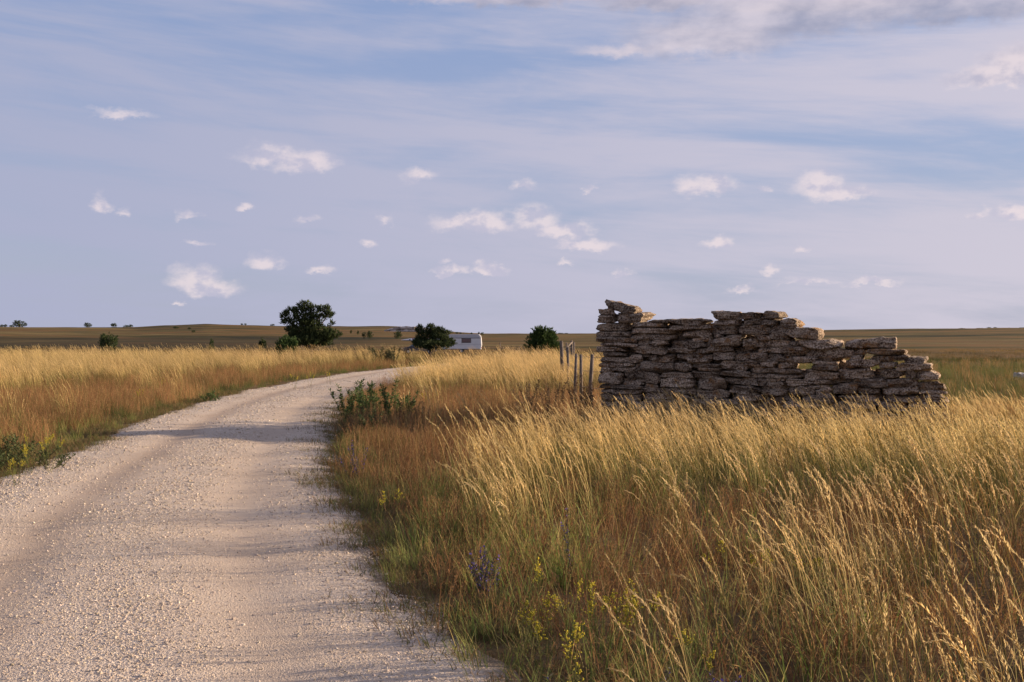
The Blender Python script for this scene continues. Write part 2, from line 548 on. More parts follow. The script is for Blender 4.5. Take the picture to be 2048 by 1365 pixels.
def build_road():
    ys = np.concatenate([np.linspace(-58, 3, 60), np.arange(3.1, 24, 0.07), np.linspace(24, 108, 240)])
    us = np.linspace(-0.22, 1.22, 76)
    Yg, U = np.meshgrid(ys, us, indexing='ij')
    L, Rr = xl(Yg), xr(Yg)
    edge = np.where(U > .5, 1, -1) * smooth(np.abs(2 * U - 1), .75, 1.1) * (0.16 * fbm(Yg / 0.9, U * 0 + 3, 77, 4))
    X = L + (Rr - L) * U + edge
    Z = road_z(X, Yg, U)
    V = np.stack([X, Yg, Z], -1).reshape(-1, 3)
    nU = len(us)
    fs = [(i * nU + j, i * nU + j + 1, (i + 1) * nU + j + 1, (i + 1) * nU + j) for i in range(len(ys) - 1) for j in range(nU - 1)]
    o = mesh_obj('gravel_road', V, fs, M_road, smoothf=True)
    at = o.data.attributes.new('across', 'FLOAT', 'POINT')
    at.data.foreach_set('value', U.ravel().astype(np.float32))
    o['kind'] = 'structure'
    return o


build_ground()
build_road()

# ------------------------------------------------------------------ the ruined dry stone wall
WY = 19.7                       # distance of its front face
PXM = WY / F                    # metres per photograph pixel there


def cube_grid(n):
    vid, V, Fc = {}, [], []
    def vi(p):
        if p not in vid:
            vid[p] = len(V); V.append([2 * c / n - 1 for c in p])
        return vid[p]
    for ax in range(3):
        for s in (0, n):
            for i in range(n):
                for j in range(n):
                    def pt(a, c):
                        q = [0, 0, 0]; q[ax] = s; q[(ax + 1) % 3] = a; q[(ax + 2) % 3] = c
                        return tuple(q)
                    f = [vi(pt(i, j)), vi(pt(i + 1, j)), vi(pt(i + 1, j + 1)), vi(pt(i, j + 1))]
                    Fc.append(f if s else f[::-1])
    return np.array(V), Fc


CG_V, CG_F = cube_grid(12)


def stone_mesh(name, w, h, d, seed):
    r = np.random.default_rng(seed)
    p = CG_V.copy()
    # round the box a little, then chop random corners flat
    nrm = (np.abs(p) ** 7).sum(1) ** (1 / 7)
    p = p / nrm[:, None] * 0.3 + p * 0.7
    half = np.array([w, d, h]) / 2
    for _ in range(14):
        n = r.normal(size=3) * np.array([1, .9, .75]); n /= np.linalg.norm(n)
        lim = np.abs(n).sum() * r.uniform(0.58, 0.88)
        ex = np.maximum(0, p @ n - lim)
        p -= ex[:, None] * n
    # front edge profile: thinner to the ends, uneven top and underside
    s = r.uniform(-100, 100, 3)
    q = p * half
    k = 9.0
    dsp = np.stack([fbm(q[:, 0] * k + s[i], q[:, 1] * k, 5 + i, 3, q[:, 2] * k * 1.6 + s[i]) for i in range(3)], -1)
    q = q + dsp * np.array([0.026, 0.040, 0.25 * min(h, .15)])
    # bedding: thin layers stand out or lie back
    k2 = 26.0
    q = q + 0.008 * np.stack([fbm(q[:, 0] * k2 + s[i], q[:, 1] * k2, 15 + i, 2, q[:, 2] * k2 + s[i]) for i in range(3)], -1)
    lay = vnoise(q[:, 2] * 42 + s[0], q[:, 0] * 1.5 + s[1], 21)
    q = q / np.array([np.percentile(np.abs(q[:, i]), 95) for i in range(3)]) * half
    out = np.sign(CG_V) * (np.abs(CG_V) > 0.8)
    q[:, 1] += out[:, 1] * lay * 0.015
    q[:, 0] += out[:, 0] * lay * 0.015
    me = bpy.data.meshes.new(name)
    me.from_pydata(q.tolist(), [], CG_F)
    me.materials.append(M_stone)
    me.polygons.foreach_set('use_smooth', [True] * len(me.polygons))
    me.update()
    return me


# stones of the visible face, traced as x0, y0, x1, y1 (units of 1/5.055 photograph pixel,
# origin at pixel 1160, 590); second list is the right half, shifted by 1820
TA = [(222, 78, 545, 172, 'top'), (178, 140, 345, 200), (155, 195, 350, 285), (345, 165, 685, 275), (140, 288, 515, 372), (515, 275, 900, 335),
      (690, 250, 930, 285), (900, 240, 1300, 312), (885, 305, 1305, 362), (500, 332, 932, 455), (138, 370, 498, 424), (145, 418, 562, 522),
      (560, 452, 705, 515), (700, 455, 870, 512), (1018, 358, 1315, 446), (855, 462, 1268, 542), (1290, 165, 1605, 250), (1600, 170, 1830, 250),
      (1308, 245, 1615, 312), (1610, 240, 1850, 305), (1308, 305, 1612, 402), (1605, 300, 1905, 415), (1325, 398, 1425, 446), (1425, 400, 1640, 440), (1330, 432, 1620, 520),
      (1265, 455, 1400, 585), (1380, 500, 1530, 590), (1640, 445, 1800, 545), (1100, 440, 1340, 480), (155, 528, 445, 625), (465, 515, 865, 605), (870, 540, 1175, 602),
      (1165, 535, 1290, 600), (595, 600, 705, 634), (478, 608, 605, 690), (688, 612, 765, 685), (765, 605, 948, 690), (172, 634, 535, 742), (940, 598, 1120, 655), (1120, 590, 1245, 665),
      (1045, 650, 1285, 705), (1235, 600, 1345, 665), (1335, 588, 1555, 668), (600, 682, 948, 795), (950, 692, 1110, 785), (1105, 695, 1405, 772),
      (1395, 662, 1700, 775), (1560, 585, 1735, 665), (1725, 585, 1870, 665), (172, 738, 305, 795), (300, 728, 545, 790), (545, 700, 612, 765), (415, 762, 705, 855),
      (180, 792, 425, 905), (425, 845, 645, 925), (640, 790, 800, 905), (775, 780, 1135, 838), (800, 830, 1140, 935), (1125, 765, 1405, 845), (1395, 775, 1710, 838),
      (1610, 660, 1955, 745), (1705, 735, 1890, 800), (1135, 838, 1465, 965), (1455, 830, 1800, 925), (188, 905, 635, 1005), (625, 905, 785, 985), (775, 930, 1145, 1015),
      (1135, 960, 1505, 1060), (1490, 920, 1820, 1005), (188, 1000, 600, 1095), (595, 985, 905, 1095), (900, 1012, 1145, 1095), (1135, 1055, 1600, 1125), (1500, 1000, 1850, 1080),
      (600, 850, 810, 905), (1690, 800, 1890, 850)]
TB = [(-10, 165, 235, 245), (-10, 240, 180, 312), (170, 240, 395, 335), (80, 308, 272, 446), (-30, 300, 90, 415), (262, 335, 610, 452), (-40, 412, 115, 470), (-30, 440, 325, 545), (305, 462, 385, 520),
      (370, 455, 808, 545), (212, 508, 492, 580), (232, 568, 440, 630), (435, 538, 932, 665), (45, 535, 240, 675), (-30, 535, 60, 600), (-40, 600, 60, 670), (265, 620, 548, 692), (480, 610, 585, 655), (582, 618, 728, 690),
      (508, 668, 775, 770), (160, 670, 345, 755), (-15, 655, 165, 745), (848, 445, 1368, 558, 'flat'), (1045, 552, 1492, 675), (925, 555, 1050, 625), (910, 595, 1035, 672),
      (865, 658, 1212, 740), (1200, 675, 1385, 750), (1375, 690, 1728, 775), (1450, 632, 1668, 702), (-10, 742, 410, 855), (400, 755, 778, 870), (792, 735, 1165, 852),
      (1155, 748, 1482, 850), (1470, 765, 1570, 855), (1560, 778, 1812, 885), (-70, 840, 70, 925), (60, 848, 275, 925), (265, 848, 500, 925), (480, 868, 695, 955), (895, 848, 1290, 935),
      (1275, 850, 1600, 935), (1590, 878, 1872, 978), (-10, 920, 292, 1035), (285, 918, 560, 1025), (550, 945, 725, 1045), (715, 895, 985, 1005), (975, 928, 1245, 1015), (1235, 930, 1600, 1015),
      (1600, 970, 1885, 1070), (-10, 1030, 420, 1130), (420, 1020, 800, 1110), (800, 1005, 1210, 1100), (1200, 1010, 1610, 1105), (1590, 1065, 1895, 1160)]
traced = []
r_s = np.random.default_rng(4)
for t in [t for t in TA] + [(t[0] + 1820, t[1], t[2] + 1820, t[3]) + t[4:] for t in TB]:
    hh_, ww_ = t[3] - t[1], t[2] - t[0]
    if len(t) == 4 and hh_ > 76 and ww_ > 190 and r_s.uniform() < .26:      # many blocks are two thin beds
        ym = t[1] + hh_ * r_s.uniform(.36, .64)
        a_, b_ = r_s.uniform(-22, 22, 2)
        traced.append((t[0], t[1], t[2] + min(a_, 0), ym))
        traced.append((t[0] + max(b_, 0), ym, t[2], t[3]))
    else:
        traced.append(t)
# courses hidden by the grass, down to the ground
rg = np.random.default_rng(11)
gy = WY
for (ya, yb) in ((1085, 1185), (1180, 1290), (1280, 1400)):
    xx = 190
    while xx < 3650:
        ww = rg.uniform(280, 560)
        traced.append((xx, ya + rg.uniform(-8, 8), min(xx + ww, 3720), yb + rg.uniform(-8, 8)))
        xx += ww - 5
# height of the ruin's outline, for the rear face
OUTX = np.array([140, 180, 700, 930, 1290, 2050, 2215, 2430, 2640, 2670, 3185, 3310, 3480, 3560, 3640, 3700])
OUTY = np.array([195, 165, 250, 250, 240, 250, 330, 450, 540, 540, 545, 640, 690, 780, 880, 1000])
HOLES = [(2165, 680, 2360, 768), (2660, 695, 2715, 735)]

WROT = R(-24.0)                  # the right end stands nearer
WX0, WY0 = (1189 - 1024) / F * 20.5, 20.5
WC, WS = math.cos(WROT), math.sin(WROT)
wall = empty('stone_wall', (WX0, WY0, 0), 'ruined dry stone wall of stacked grey limestone slabs standing in golden grass', 'wall')
wall.rotation_euler = (0, 0, WROT)


def along(px):
    """position along the wall's front face, and distance, for a column of the photograph"""
    kk = (px - 1024) / F
    sx = (kk * WY0 - WX0) / (WC - kk * WS)
    return sx, WY0 + sx * WS


def wall_stone(x0, y0, x1, y1, yc, dep, seed, tilt=0.0, grow=0.008):
    s0, d0 = along(1160 + x0 / 5.055)
    s1, d1 = along(1160 + x1 / 5.055)
    m_ = (d0 + d1) / 2 / F
    cyp = 590 + (y0 + y1) / 2 / 5.055
    w = s1 - s0 + grow
    h = (y1 - y0) / 5.055 * m_ + grow
    Z = EYE - (cyp - HROW) * m_
    o = bpy.data.objects.new('stone', stone_mesh('stone', w, h, dep, seed))
    COL.objects.link(o)
    o.parent = wall
    o.location = ((s0 + s1) / 2, yc, Z)
    rr_ = np.random.default_rng(seed + 999)
    o.rotation_euler = (rr_.normal() * 0.04, tilt + rr_.normal() * 0.022, rr_.normal() * 0.07)
    return o


k = 0
for t in traced:
    k += 1
    small = (t[2] - t[0]) < 170
    dep = rg.uniform(0.16, 0.26) if small else rg.uniform(0.30, 0.40)
    set_in = rg.uniform(0.0, 0.09) + (0.03 if small else 0)
    flag = t[4] if len(t) > 4 else ''
    top = t[1] < np.interp((t[0] + t[2]) / 2, OUTX, OUTY) + 50
    if flag or (top and not small):
        dep = rg.uniform(0.42, 0.55); set_in = 0.0
    wall_stone(t[0], t[1], t[2], t[3], set_in + dep / 2, dep, 100 + k, R(13) if flag == 'top' else 0.0)
# rear face: wider stones behind the front ones, open where the photograph shows holes through the wall
yy = 175.0
row = 0
while yy < 1400:
    hh = rg.uniform(95, 140)
    xx = 150 + rg.uniform(0, 60)
    while xx < 3690:
        ww = rg.uniform(420, 820)
        x1 = min(xx + ww, 3705)
        midy = np.interp(np.linspace(xx, x1, 6), OUTX, OUTY).max()
        if x1 - xx > 110 and yy > midy + 12:
            hit = any(xx < q[2] and x1 > q[0] and yy < q[3] and yy + hh > q[1] for q in HOLES)
            segs = [(xx, x1)]
            if hit:
                q = [q for q in HOLES if xx < q[2] and x1 > q[0] and yy < q[3] and yy + hh > q[1]][0]
                segs = [(xx, q[0] + 5), (q[2] - 5, x1)]
            for sa, sb in segs:
                if sb - sa < 90:
                    continue
                k += 1
                dep = rg.uniform(0.24, 0.30)
                wall_stone(sa, yy, sb, yy + hh, 0.58 - dep / 2, dep, 100 + k, grow=0.06 if not hit else 0.02)
        xx += ww - 4
    yy += hh - 4
    row += 1
wall['stone_count'] = k
if k > 300: raise RuntimeError('stones %d' % k)

# ------------------------------------------------------------------ plants: pieces as arrays
class Geo:
    def __init__(self):
        self.v, self.f, self.c, self.m = [], [], [], []

    def add(self, vs_, fs_, cols, mi=0):
        o = len(self.v)
        self.v += [tuple(p) for p in vs_]
        self.f += [tuple(i + o for i in f) for f in fs_]
        self.m += [mi] * len(fs_)
        self.c += list(cols)

    def tube(self, pts, rads, cols, n=3):
        pts = [np.asarray(p, float) for p in pts]
        vs_, cs = [], []
        for i, p in enumerate(pts):
            t = pts[min(i + 1, len(pts) - 1)] - pts[max(i - 1, 0)]
            t = t / (np.linalg.norm(t) + 1e-9)
            a = np.cross(t, (0.31, 0.95, 0.05)); a /= np.linalg.norm(a) + 1e-9
            c = np.cross(t, a)
            for j in range(n):
                an = 2 * math.pi * j / n
                vs_.append(p + rads[i] * (a * math.cos(an) + c * math.sin(an))); cs.append(cols[i])
        fs_ = [(i * n + j, i * n + (j + 1) % n, (i + 1) * n + (j + 1) % n, (i + 1) * n + j) for i in range(len(pts) - 1) for j in range(n)]
        fs_.append(tuple(range(n))[::-1]); fs_.append(tuple((len(pts) - 1) * n + j for j in range(n)))
        self.add(vs_, fs_, cs)

    def blade(self, pts, wid, cols, side):
        vs_, cs = [], []
        for i, p in enumerate(pts):
            w_ = np.asarray(side) * wid[i] / 2
            vs_ += [p - w_, p + w_]; cs += [cols[i]] * 2
        self.add(vs_, [(2 * i, 2 * i + 1, 2 * i + 3, 2 * i + 2) for i in range(len(pts) - 1)], cs)

    def diamond(self, p, d, s, L, w, col):
        """a flat leaf or spikelet from p along d, wide along s"""
        d = np.asarray(d, float); s = np.asarray(s, float)
        self.add([p, p + d * L * .45 + s * w / 2, p + d * L, p + d * L * .45 - s * w / 2], [(0, 1, 2, 3)], [col] * 4)

    def octa(self, p, r, col):
        p = np.asarray(p, float)
        vs_ = [p + np.array(q) * r for q in ((1, 0, 0), (-1, 0, 0), (0, 1, 0), (0, -1, 0), (0, 0, 1), (0, 0, -1))]
        self.add(vs_, [(0, 2, 4), (2, 1, 4), (1, 3, 4), (3, 0, 4), (2, 0, 5), (1, 2, 5), (3, 1, 5), (0, 3, 5)], [col] * 6)


def lerp(a, c, t):
    return tuple(np.asarray(a) * (1 - t) + np.asarray(c) * t)


def bend_curve(p0, H, phi, th0, th1, nod, n):
    """points of a stalk: leans more the higher it gets, nods at the tip"""
    pts = [np.asarray(p0, float)]
    for i in range(n):
        t = (i + 0.5) / n
        th = th0 + th1 * t ** 1.4 + nod * max(0, (t - 0.72) / 0.28) ** 1.3
        d = np.array([math.sin(th) * math.cos(phi), math.sin(th) * math.sin(phi), math.cos(th)])
        pts.append(pts[-1] + d * H / n)
    return pts


def rand_unit(r):
    v = r.normal(size=3)
    return v / np.linalg.norm(v)


STRAW = (0.60, 0.425, 0.175)
HEAD = (0.76, 0.57, 0.285)
STEMG = (0.22, 0.22, 0.065)


def golden_clump(seed, n=13, rad=0.16):
    r = np.random.default_rng(seed)
    g = Geo()
    for i in range(n):
        a, q = r.uniform(0, 6.28), rad * math.sqrt(r.uniform())
        p0 = (q * math.cos(a), q * math.sin(a), -0.02)
        H = r.uniform(0.50, 0.86) if r.uniform() < .9 else r.uniform(.86, 1.05)
        phi = math.pi + r.normal() * 0.45
        nod = abs(r.normal()) * 0.75 if r.uniform() < .55 else r.uniform(0, .25)
        pts = bend_curve(p0, H, phi, r.normal() * .06, r.uniform(0.18, 0.62), nod, 9)
        hue = r.uniform(0.8, 1.15)
        sc_ = lambda c: tuple(np.clip(np.array(c) * hue, 0, .85))
        sw = 0.0022
        cols = [sc_(lerp(STEMG, STRAW, smooth(j / 9, .22, .85))) for j in range(10)]
        g.tube(pts, [sw * (1.15 - .6 * j / 9) for j in range(10)], cols, 3)
        # seed head: spikelets set round the last quarter of the stalk
        m = int(r.uniform(24, 40))
        hl = r.uniform(0.13, 0.21) / H
        fat = r.uniform(0.6, 1.1)
        hc = sc_(lerp(HEAD, STRAW, r.uniform(0, .5)))
        P_ = np.array(pts)
        for s in range(m):
            t = 1 - hl * (1 - s / m)
            fi = t * 9; i0 = min(int(fi), 8)
            p = P_[i0] + (P_[i0 + 1] - P_[i0]) * (fi - i0)
            tn = P_[i0 + 1] - P_[i0]; tn /= np.linalg.norm(tn)
            o = rand_unit(r); o -= tn * (o @ tn); o /= np.linalg.norm(o)
            env = math.sin(math.pi * min(1, 0.15 + 0.85 * s / m)) ** .6
            d = tn * 0.86 + o * 0.40
            d /= np.linalg.norm(d)
            g.diamond(p, d, np.cross(d, rand_unit(r)), (0.013 + 0.010 * env) * fat, 0.0056 * fat, hc)
        # leaves
        for s in range(int(r.integers(1, 3))):
            t = r.uniform(.08, .45); fi = t * 9; i0 = int(fi)
            p = P_[i0]
            L = r.uniform(.16, .34); ph = r.uniform(0, 6.28) if r.uniform() < .4 else phi + r.normal() * .6
            lp = bend_curve(p, L, ph, r.uniform(.25, .5), r.uniform(.5, 1.5), 0, 4)
            lc = sc_(lerp((0.20, 0.20, 0.06), (0.46, 0.32, 0.13), r.uniform()))
            g.blade(lp, [.005, .0055, .005, .003, .0006], [lc] * 5, (math.sin(ph), -math.cos(ph), 0))
    return g


def brown_clump(seed, n=30, rad=0.17):
    """fine reddish dry undergrowth with tiny seeds"""
    r = np.random.default_rng(seed)
    g = Geo()
    for i in range(n):
        a, q = r.uniform(0, 6.28), rad * math.sqrt(r.uniform())
        p0 = (q * math.cos(a), q * math.sin(a), -0.02)
        H = r.uniform(0.14, 0.44)
        phi = r.uniform(0, 6.28) if r.uniform() < .6 else math.pi + r.normal() * .5
        pts = bend_curve(p0, H, phi, r.uniform(0, .3), r.uniform(0, .55), 0, 4)
        c0 = [(0.225, 0.108, 0.050), (0.30, 0.165, 0.078), (0.155, 0.080, 0.046), (0.40, 0.26, 0.12), (0.16, 0.15, 0.05)][int(r.choice(5, p=[.34, .24, .14, .13, .15]))]
        s = np.array([r.normal(), r.normal(), 0]); s /= np.linalg.norm(s)
        g.blade(pts, [.0036, .0034, .003, .0024, .0014], [c0] * 5, s)
        for _ in range(int(r.integers(3, 8))):
            t = r.uniform(.55, 1); fi = t * 4; i0 = min(int(fi), 3)
            p = pts[i0] + (pts[i0 + 1] - pts[i0]) * (fi - i0)
            d = rand_unit(r) * .7 + np.array([0, 0, .6]); d /= np.linalg.norm(d)
            g.diamond(p, d, np.cross(d, rand_unit(r)), r.uniform(.012, .035), r.uniform(.003, .006), lerp(c0, (0.33, 0.19, 0.085), r.uniform(0, .8)))
    return g


def green_clump(seed, n=34, rad=0.15, Hs=(0.16, 0.46), pal=None):
    r = np.random.default_rng(seed)
    g = Geo()
    pal = pal or [(0.085, 0.13, 0.030), (0.125, 0.165, 0.042), (0.19, 0.195, 0.06), (0.29, 0.225, 0.09)]
    for i in range(n):
        a, q = r.uniform(0, 6.28), rad * math.sqrt(r.uniform())
        p0 = (q * math.cos(a), q * math.sin(a), -0.02)
        phi = a + r.normal() * .8 if r.uniform() < .6 else math.pi + r.normal() * .6
        pts = bend_curve(p0, r.uniform(*Hs), phi, r.uniform(.02, .35), r.uniform(.2, 1.3), 0, 5)
        c0 = pal[int(r.choice(len(pal), p=[.34, .3, .2, .16]))]
        tip = lerp(c0, (0.34, 0.26, 0.10), r.uniform(0, .6))
        w_ = r.uniform(.004, .0075)
        g.blade(pts, [w_, w_ * 1.05, w_ * .95, w_ * .75, w_ * .45, .0006], [lerp(c0, tip, j / 5) for j in range(6)], (math.sin(phi), -math.cos(phi), 0))
    return g


def mat_clump(seed, n=46, rad=0.13):
    """low creeping brown-green tuft at the edge of the gravel"""
    r = np.random.default_rng(seed)
    g = Geo()
    for i in range(n):
        a, q = r.uniform(0, 6.28), rad * math.sqrt(r.uniform())
        p0 = (q * math.cos(a), q * math.sin(a), -0.01)
        phi = a + r.normal() * .9
        pts = bend_curve(p0, r.uniform(.03, .12), phi, r.uniform(.3, 1.0), r.uniform(.2, .8), 0, 3)
        c0 = [(0.15, 0.095, 0.045), (0.22, 0.14, 0.065), (0.10, 0.105, 0.035), (0.16, 0.15, 0.05)][int(r.integers(4))]
        w_ = r.uniform(.003, .006)
        g.blade(pts, [w_, w_, w_ * .7, .001], [c0] * 4, (math.sin(phi), -math.cos(phi), 0))
    return g


def pebble_geo(seed):
    r = np.random.default_rng(seed)
    t = (1 + 5 ** .5) / 2
    v = np.array([(-1, t, 0), (1, t, 0), (-1, -t, 0), (1, -t, 0), (0, -1, t), (0, 1, t), (0, -1, -t), (0, 1, -t), (t, 0, -1), (t, 0, 1), (-t, 0, -1), (-t, 0, 1)]) / 1.9
    f = [(0, 11, 5), (0, 5, 1), (0, 1, 7), (0, 7, 10), (0, 10, 11), (1, 5, 9), (5, 11, 4), (11, 10, 2), (10, 7, 6), (7, 1, 8), (3, 9, 4), (3, 4, 2), (3, 2, 6), (3, 6, 8), (3, 8, 9), (4, 9, 5), (2, 4, 11), (6, 2, 10), (8, 6, 7), (9, 8, 1)]
    v = v * r.uniform(.75, 1.2, (12, 1)) * np.array([1, r.uniform(.65, .95), r.uniform(.5, .8)])
    g = Geo()
    c = lerp((0.36, 0.285, 0.22), (0.63, 0.53, 0.44), r.uniform())
    g.add(v, f, [c] * 12)
    return g


# ------------------------------------------------------------------ scattering (one object of countless pieces)
def scatter(name, protos, pts, rots, scl, idx, mat, tint=None):
    """mesh = the source pieces (attribute proto = 0,1,..) plus loose points (proto = -1); geometry nodes put a piece on each point"""
    V, Fs, C, Pr = [], [], [], []
    for kx, g in enumerate(protos):
        o = len(V)
        V += g.v; Fs += [tuple(i + o for i in f) for f in g.f]; C += g.c; Pr += [kx] * len(g.v)
    nP = len(V); n = len(pts)
    V = np.concatenate([np.array(V), np.asarray(pts, float)])
    me = bpy.data.meshes.new(name)
    me.from_pydata(V.tolist(), [], Fs)
    me.materials.append(mat)
    def attr(nm, typ, arr, key):
        a = me.attributes.new(nm, typ, 'POINT'); a.data.foreach_set(key, np.ascontiguousarray(arr).ravel())
    cols = np.ones((nP + n, 4), np.float32); cols[:nP, :3] = np.array(C)
    attr('col', 'FLOAT_COLOR', cols, 'color')
    attr('proto', 'INT', np.concatenate([np.array(Pr), -np.ones(n)]).astype(np.int32), 'value')
    attr('rot', 'FLOAT_VECTOR', np.concatenate([np.zeros((nP, 3)), rots]).astype(np.float32), 'vector')
    scl = np.asarray(scl, float)
    if scl.ndim == 1:
        scl = np.repeat(scl[:, None], 3, 1)
    attr('scl', 'FLOAT_VECTOR', np.concatenate([np.ones((nP, 3)), scl]).astype(np.float32), 'vector')
    attr('idx', 'INT', np.concatenate([np.zeros(nP), idx]).astype(np.int32), 'value')
    tn = np.ones((nP + n, 4), np.float32)
    if tint is not None:
        tn[nP:, :3] = tint
    attr('tint', 'FLOAT_COLOR', tn, 'color')
    o = bpy.data.objects.new(name, me)
    COL.objects.link(o)
    o['kind'] = 'stuff'
    ng = bpy.data.node_groups.new(name + '_scatter', 'GeometryNodeTree')
    ng.interface.new_socket('Geometry', in_out='INPUT', socket_type='NodeSocketGeometry')
    ng.interface.new_socket('Geometry', in_out='OUTPUT', socket_type='NodeSocketGeometry')
    N, Lk = ng.nodes, ng.links
    gi, go = N.new('NodeGroupInput'), N.new('NodeGroupOutput')
    def named(nm, dt):
        a = N.new('GeometryNodeInputNamedAttribute'); a.data_type = dt; a.inputs['Name'].default_value = nm
        return a.outputs['Attribute']
    pr = named('proto', 'INT')
    def sel(kx):
        c = N.new('FunctionNodeCompare'); c.data_type = 'INT'; c.operation = 'EQUAL'
        ins = [i for i in c.inputs if i.type == 'INT']
        Lk.new(pr, ins[0]); ins[1].default_value = kx
        s = N.new('GeometryNodeSeparateGeometry'); s.domain = 'POINT'
        Lk.new(gi.outputs[0], s.inputs['Geometry']); Lk.new(c.outputs[0], s.inputs['Selection'])
        return s.outputs['Selection']
    jn = N.new('GeometryNodeJoinGeometry')
    for kx in range(len(protos)):
        g2 = N.new('GeometryNodeGeometryToInstance')
        Lk.new(sel(kx), g2.inputs[0]); Lk.new(g2.outputs[0], jn.inputs[0])
    ip = N.new('GeometryNodeInstanceOnPoints')
    Lk.new(sel(-1), ip.inputs['Points']); Lk.new(jn.outputs[0], ip.inputs['Instance'])
    ip.inputs['Pick Instance'].default_value = True
    Lk.new(named('idx', 'INT'), ip.inputs['Instance Index'])
    Lk.new(named('rot', 'FLOAT_VECTOR'), ip.inputs['Rotation'])
    Lk.new(named('scl', 'FLOAT_VECTOR'), ip.inputs['Scale'])
    Lk.new(ip.outputs[0], go.inputs[0])
    md = o.modifiers.new('scatter', 'NODES'); md.node_group = ng
    print(name, n, 'pieces')
    return o


RG = np.random.default_rng(2024)


def candidates(n_per_m2, y0, y1, spread=0.50, pad=2.0, xmin=None, xmax=None):
    hw = spread * y1 + pad
    a0, a1 = (-hw if xmin is None else xmin), (hw if xmax is None else xmax)
    n = int(n_per_m2 * (y1 - y0) * (a1 - a0))
    x = RG.uniform(a0, a1, n); y = RG.uniform(y0, y1, n)
    ok = np.abs(x) < spread * y + pad
    return x[ok], y[ok]


def off_wall(x, y):
    wx = (x - WX0) * WC + (y - WY0) * WS
    wy = -(x - WX0) * WS + (y - WY0) * WC
    return ~((wy > -.12) & (wy < .72) & (wx > -.15) & (wx < 6.05))


def in_road(x, y, m=0.0):
    return (d_right(x, y) < -m) & (d_left(x, y) < -m)


def place(x, y, lean=0.0, rz=0.4, s0=0.85, s1=1.15):
    n = len(x)
    pts = np.stack([x, y, tz(x, y) - 0.02], -1)
    rot = np.stack([RG.normal(0, .05, n), RG.normal(lean, .07, n), RG.normal(0, rz, n)], -1)
    return pts, rot, RG.uniform(s0, s1, n)


# --- tall golden grass
def golden_prob(x, y):
    dr, dl = d_right(x, y), d_left(x, y)
    n = fbm(x / 2.2, y / 2.2, 31, 3)
    n2 = fbm(x / 0.8, y / 0.8, 37, 2)
    p = np.zeros_like(x)
    # right: a dense stand in front of and beside the wall
    xb = np.interp(y, [9, 11.9, 14.3, 17.8, 20], [-.2, -.3, .2, .95, 1.6])
    stand = smooth(x + 0.25 * n - xb, -0.2, 0.2) * smooth(y + 1.0 * n, 9.6, 11.2) * smooth(y, 21.5, 20.0)
    p = np.maximum(p, stand * 1.0)
    # loose stalks nearer the camera, thicker towards the lower right
    near = smooth(y, 3.4, 3.9) * smooth(y, 11.5, 9.5) * smooth(x, 0.1, 0.9)
    p = np.maximum(p, near * (0.05 + 0.95 * smooth(x - 0.22 * y, -.35, .9) * smooth(n2, -.5, .4) * np.interp(y, [5, 7, 10], [1, .75, .3])))
    tuft = np.exp(-((x - 0.05) / 0.28) ** 2 - ((y - 9.0) / 1.1) ** 2)
    p = np.maximum(p, tuft * .85)
    # right, behind: field between the road and the wall
    back = smooth(dr, 0.5, 1.6) * smooth(y + 2.5 * n, 27, 30) * smooth(x + 0.06 * y, 7, 4.5)
    p = np.maximum(p, back * smooth(y, 72, 60) * .9)
    p = np.maximum(p, 0.035 * smooth(dr, 1.0, 2.0) * smooth(y, 13, 15) * smooth(y, 28, 24) * smooth(x, 1.5, .6))
    # left field
    thr = np.interp(y, [10, 18, 30, 45, 60], [6.6, 6.0, 4.6, 2.4, 1.6])
    lf = smooth(dl + 1.6 * n, thr - .5, thr + 1.2) * smooth(y, 70, 60)
    p = np.maximum(p, lf * (.55 + .35 * n))
    p = np.maximum(p, 0.06 * smooth(dl, .6, 1.5) * smooth(y, 70, 60))
    return p * off_wall(x, y) * ~in_road(x, y, -0.15)


x, y = candidates(12, 3.4, 72)
dens = golden_prob(x, y) * np.interp(y, [0, 22, 72], [1.0, .85, .55])
ok = RG.uniform(size=len(x)) < dens
x, y = x[ok], y[ok]
pts, rot, s = place(x, y, -0.06, 0.35, 0.82, 1.08)
hn = 1 + 0.12 * fbm(x / 1.5, y / 1.5, 55, 2)
front = smooth(y, 11, 13.5) * smooth(x, -1, .5) * smooth(y, 24, 21)
hn = hn * (1 - .27 * front)
s3 = np.stack([s * (1 - .12 * front), s * (1 - .12 * front), s * hn], -1)
tn = (1 + 0.22 * fbm(x / 3, y / 3, 91, 3)) * (1 - .14 * (d_left(x, y) > 0))
tint = np.stack([tn, tn * (1 + .05 * fbm(x / 4, y / 4, 93, 2)), tn * (1 + .1 * fbm(x / 4, y / 4, 94, 2))], -1)
scatter('tall_golden_grass', [golden_clump(200 + i, 12) for i in range(9)], pts, rot, s3, RG.integers(0, 9, len(x)), M_grass, tint)

